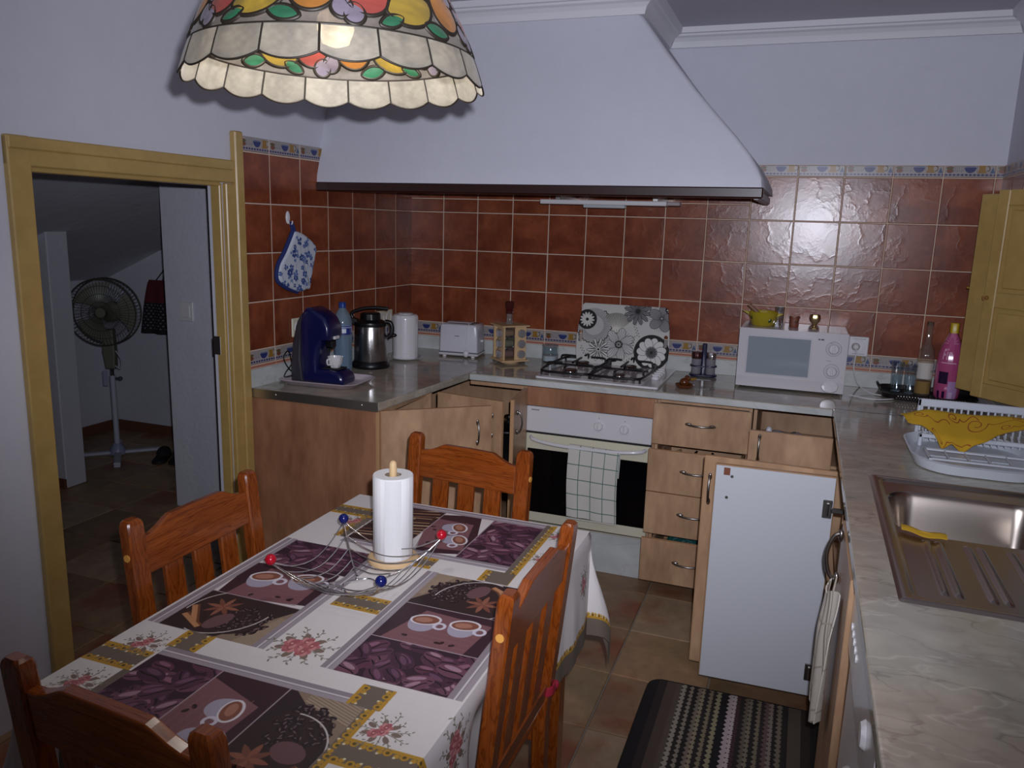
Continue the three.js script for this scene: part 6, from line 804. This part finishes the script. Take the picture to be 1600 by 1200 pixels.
// ---------------------------------------------------------------- oven cloth, mitt
{
  const tx = canvasTex(512, 640, (c, W, H) => { c.fillStyle = '#d3cfc6'; c.fillRect(0, 0, W, H); c.strokeStyle = '#54736a'; c.lineWidth = 7; for (let x = 118; x < W; x += 127) { c.beginPath(); c.moveTo(x, 0); c.lineTo(x, H); c.stroke(); } for (let y = 50; y < H; y += 130) { c.beginPath(); c.moveTo(0, y); c.lineTo(W, y); c.stroke(); } });
  const t = thing('tea_towel', 'white tea towel with green checks hanging on the oven handle', 'towel');
  const g = grid(22, 40, (u, v) => { const x = mix(1.147, 1.384, u) + 0.003 * Math.sin(v * 7), s = v * 0.5; let y, z; const r = 0.014; if (s < 0.12) { y = 0.496 + s; z = 0.6225; } else if (s < 0.12 + PI * r) { const a = (s - 0.12) / r; y = 0.616 + r * Math.sin(a); z = 0.6365 - r * Math.cos(a); } else { y = 0.616 - (s - 0.12 - PI * r); z = 0.6505 + 0.004 * Math.sin(u * 12) * sstep(0.3, 1, v) - 0.012 * sstep(0.35, 1, v); } return [x, y - 0.006 * u, z + 0.0]; }, (u, v) => [u, 1 - clamp((v * 0.5 - 0.14) / 0.36, 0, 1)]);
  part('cloth', thick(g, -0.0018), mat({ map: tx, roughness: 0.9, side: THREE.DoubleSide }), t); part('hem', bx(1.148, 1.383, 0.268, 0.274, 0.6385, 0.6425, 0.001), plain(0xcfcac0, 0.9), t);
  const m = thing('oven_mitt', 'blue and white flowered oven mitt hanging from a hook on the tiles', 'oven mitt', [leftX(1.07) + 0.012, 0, 1.07], LT);
  const ft = canvasTex(512, 512, (c, W) => { c.fillStyle = '#c3c8d2'; c.fillRect(0, 0, W, W); const r = rng(31); for (let i = 0; i < 70; i++) { const x = r() * W, y = r() * W, s = 12 + r() * 20; c.fillStyle = ['#3e568f', '#5a73a6', '#2c3f7a'][i % 3]; for (let k = 0; k < 6; k++) { const a = k * 1.05 + r(); c.beginPath(); c.ellipse(x + Math.cos(a) * s * 0.6, y + Math.sin(a) * s * 0.6, s * 0.5, s * 0.34, a, 0, 7); c.fill(); } c.fillStyle = '#a8b4cc'; c.beginPath(); c.arc(x, y, s * 0.25, 0, 7); c.fill(); c.strokeStyle = '#56709f'; c.lineWidth = 3; c.beginPath(); c.moveTo(x, y); c.quadraticCurveTo(x + 30, y + 20, x + 44 * (r() - 0.2), y + 60); c.stroke(); } });
  const pts = [[0.002, 1.555], [0.03, 1.555], [0.085, 1.535], [0.15, 1.49], [0.142, 1.44], [0.12, 1.37], [0.1, 1.305], [0.08, 1.3], [0.02, 1.292], [-0.07, 1.325], [-0.112, 1.355], [-0.104, 1.41], [-0.055, 1.47]], mg = extr(pts, 0.032, 0.013, true, 4), up = mg.attributes.position, uu = mg.attributes.uv; for (let i = 0; i < up.count; i++) uu.setXY(i, up.getX(i) / 0.28 + 0.5, (up.getY(i) - 1.29) / 0.28);
  part('mitt_body', mg, mat({ map: ft, roughness: 0.9 }), m); const bl = plain(0x1f2d66, 0.9); part('binding', tube([[0.0, 1.556, 0.016], [-0.058, 1.472, 0.016], [-0.106, 1.41, 0.016], [-0.114, 1.354, 0.016], [-0.072, 1.322, 0.016], [0.02, 1.291, 0.016]], 0.0095, 40, 8), bl, m); part('hanging_loop', tube([[0.004, 1.552, 0.014], [-0.004, 1.58, 0.012], [-0.002, 1.597, 0.008], [0.006, 1.58, 0.016], [0.016, 1.553, 0.016]], 0.0055, 24, 8), bl, m);
  const h = thing('wall_hook', 'small white hook on the tiles holding the flowered oven mitt', 'hook', [leftX(1.075) + 0.008, 1.615, 1.075], LT); part('plate', ball(0.014, 0, 0, 0.0, 1, 2.0, 0.35, 20), M.whiteGloss, h); part('hook', tube([[0, -0.018, 0.003], [0, -0.03, 0.012], [0, -0.026, 0.022], [0, -0.014, 0.024]], 0.0028, 18, 8), M.whiteGloss, h);
}
// ---------------------------------------------------------------- things in the passage
{
  const f = thing('pedestal_fan', 'white pedestal fan with a dark grille in the alcove', 'fan', [-2.16, 0.0002, 0.1], R(25)); const wf = plain(0xb9bac8, 0.4), gr = plain(0x6d6c5c, 0.5), dark = plain(0x3e3f33, 0.5);
  for (let k = 0; k < 4; k++) part('foot', bx(-0.022, 0.022, 0.012, 0.032, 0.02, 0.3, 0.006).applyMatrix4(new THREE.Matrix4().makeRotationY(k * PI / 2 + 0.35)), wf, f); for (let k = 0; k < 4; k++) part('foot_pad', bx(-0.02, 0.02, 0, 0.013, 0.27, 0.3, 0.003).applyMatrix4(new THREE.Matrix4().makeRotationY(k * PI / 2 + 0.35)), wf, f);
  part('hub', lathe([[0, 0.012], [0.05, 0.012], [0.05, 0.045], [0.03, 0.075], [0.026, 0.085], [0, 0.085]], 28), plain(0x8d93b0, 0.4), f); part('pole', rod([0, 0.08, 0], [0, 0.55, 0], 0.018, 20), wf, f); part('pole', rod([0, 0.55, 0], [0, 0.62, 0], 0.012, 16), M.chrome, f); part('clamp', [rod([0.014, 0.53, 0], [0.05, 0.53, 0.0], 0.008), ball(0.014, 0.05, 0.53, 0)], plain(0x46485a, 0.5), f); part('control_box', extr([[-0.03, 0.6], [0.03, 0.6], [0.036, 0.7], [0.03, 0.86], [-0.03, 0.86], [-0.045, 0.72]], 0.06, 0.008).translate(0, 0, -0.03), gr, f); part('motor', lathe([[0, -0.09], [0.05, -0.085], [0.065, -0.05], [0.065, 0.0], [0.04, 0.02], [0, 0.02]], 28).rotateX(PI / 2).translate(0, 0.97, -0.04), gr, f);
  const hd = [0, 0.98, 0.02], R0 = 0.215; for (const z of [0.0, 0.09]) part('guard_ring', tube(Array.from({ length: 24 }, (_, k) => [Math.cos(k / 24 * 2 * PI) * R0, hd[1] + Math.sin(k / 24 * 2 * PI) * R0, z + 0.01]), 0.0045, 72, 8, true), dark, f); for (const q of [0.07, 0.12, 0.17]) part('guard_ring', tube(Array.from({ length: 24 }, (_, k) => [Math.cos(k / 24 * 2 * PI) * q, hd[1] + Math.sin(k / 24 * 2 * PI) * q, 0.115 - 0.03 * Math.pow(q / R0, 3)]), 0.0016, 60, 6, true), dark, f);
  for (let k = 0; k < 60; k++) { const a = k / 60 * 2 * PI, p = (r, z) => [Math.cos(a) * r, hd[1] + Math.sin(a) * r, z]; part('guard_wire', tube([p(0.03, 0.118), p(0.12, 0.112), p(0.18, 0.1), p(R0, 0.085), p(R0, 0.03), p(0.17, 0.0), p(0.06, -0.015)], 0.0013, 14, 5), dark, f); } part('badge', lathe([[0, 0.006], [0.03, 0.004], [0.033, 0]], 28).rotateX(PI / 2).translate(0, hd[1], 0.117), gr, f);
  for (let k = 0; k < 3; k++) part('blade', thick(grid(10, 8, (u, v) => { const a = k * 2 * PI / 3 + (u - 0.5) * mix(0.8, 1.5, v), r = mix(0.04, 0.19, v); return [Math.cos(a) * r, hd[1] + Math.sin(a) * r, 0.05 + (u - 0.5) * 0.045]; }), 0.002), plain(0x77786a, 0.4, { side: THREE.DoubleSide }), f, 'grey fan blade');
  part('cord', tube([[0.04, 0.72, 0.02], [0.07, 0.66, 0.02], [0.06, 0.6, 0.02], [0.03, 0.62, 0.02]], 0.004, 20, 6), wf, f); part('tag', bx(-0.06, -0.03, 0.48, 0.58, 0.0, 0.006, 0.001), plain(0x9aa0b8, 0.5), f);
  const gt = canvasTex(128, 256, (c, W, H) => { c.fillStyle = '#5c1a26'; c.fillRect(0, 0, W, H); c.fillStyle = '#201c24'; c.fillRect(0, H * 0.42, W, H); c.fillStyle = '#7c7682'; for (let y = 116; y < 240; y += 14) for (let x = (y / 14 & 1) * 8; x < W; x += 16) c.fillRect(x, y, 6, 5); });
  const a = thing('apron', 'red and black patterned apron hanging in the alcove', 'apron', [-2.17, 0, -0.3]); part('cloth', thick(grid(14, 20, (u, v) => [mix(-0.02 - 0.1 * Math.pow(v, 0.7), 0.16, u), mix(1.16, 0.78, v), 0.015 * Math.sin(u * 13) * v], (u, v) => [u, 1 - v]), 0.004), mat({ map: gt, roughness: 0.9, side: THREE.DoubleSide }), a); part('neck_strap', tube([[0.03, 1.15, 0], [0.06, 1.26, -0.1], [0.09, 1.15, 0]], 0.004, 16, 6), plain(0x201c24, 0.9), a);
  const hk = thing('wall_hook', 'metal hook rail in the alcove holding the apron', 'hook', [-2.11, 1.26, -0.425]); part('rail', bx(-0.08, 0.2, -0.012, 0.012, -0.014, -0.004, 0.002), M.alu, hk); part('hook', tube([[0, 0, -0.004], [0, -0.01, 0.02], [0, 0.005, 0.035]], 0.004, 12, 6), M.alu, hk);
  for (const s of [0, 1]) { const b = thing('slipper', ['dark slipper on the alcove floor, the one against the passage wall', 'dark slipper on the alcove floor, the one beside the fan foot'][s], 'slipper', [-1.72 - s * 0.11, 0.0004, 0.02 + s * 0.03], R(30)); part('sole', slab(rrect(0.09, 0.25, 0.044).map(([x, z]) => [x, z]), 0, 0.02, 0.005), M.blackMatt, b); part('upper', ball(0.05, 0, 0.03, -0.05, 0.9, 0.9, 1.5, 20), plain(0x1c1a20, 0.9), b); }
  const g = thing('green_bag', 'dark green shopping bag slumped behind the wall end in the alcove', 'bag', [-2.2, 0.0004, 0.5]); const bn = fbm(5, 5, 3, 88), sg = new THREE.SphereGeometry(1, 24, 16), sp = sg.attributes.position; for (let i = 0; i < sp.count; i++) { const x = sp.getX(i), y = sp.getY(i), z = sp.getZ(i), k = 0.8 + 0.4 * bn(x * 0.5 + 0.5, y * 0.5 + z * 0.3 + 0.5); sp.setXYZ(i, x * 0.17 * k, Math.max(0, 0.055 + y * 0.07 * k), z * 0.08 * k); } sg.computeVertexNormals(); part('bag_body', sg, plain(0x2c3a12, 0.8), g); part('handle', tube([[-0.05, 0.1, 0], [-0.03, 0.16, 0.01], [0.03, 0.16, 0.02], [0.05, 0.1, 0.01]], 0.005, 20, 6), plain(0x2c3a12, 0.8), g);
}
renderer.render(scene, camera);
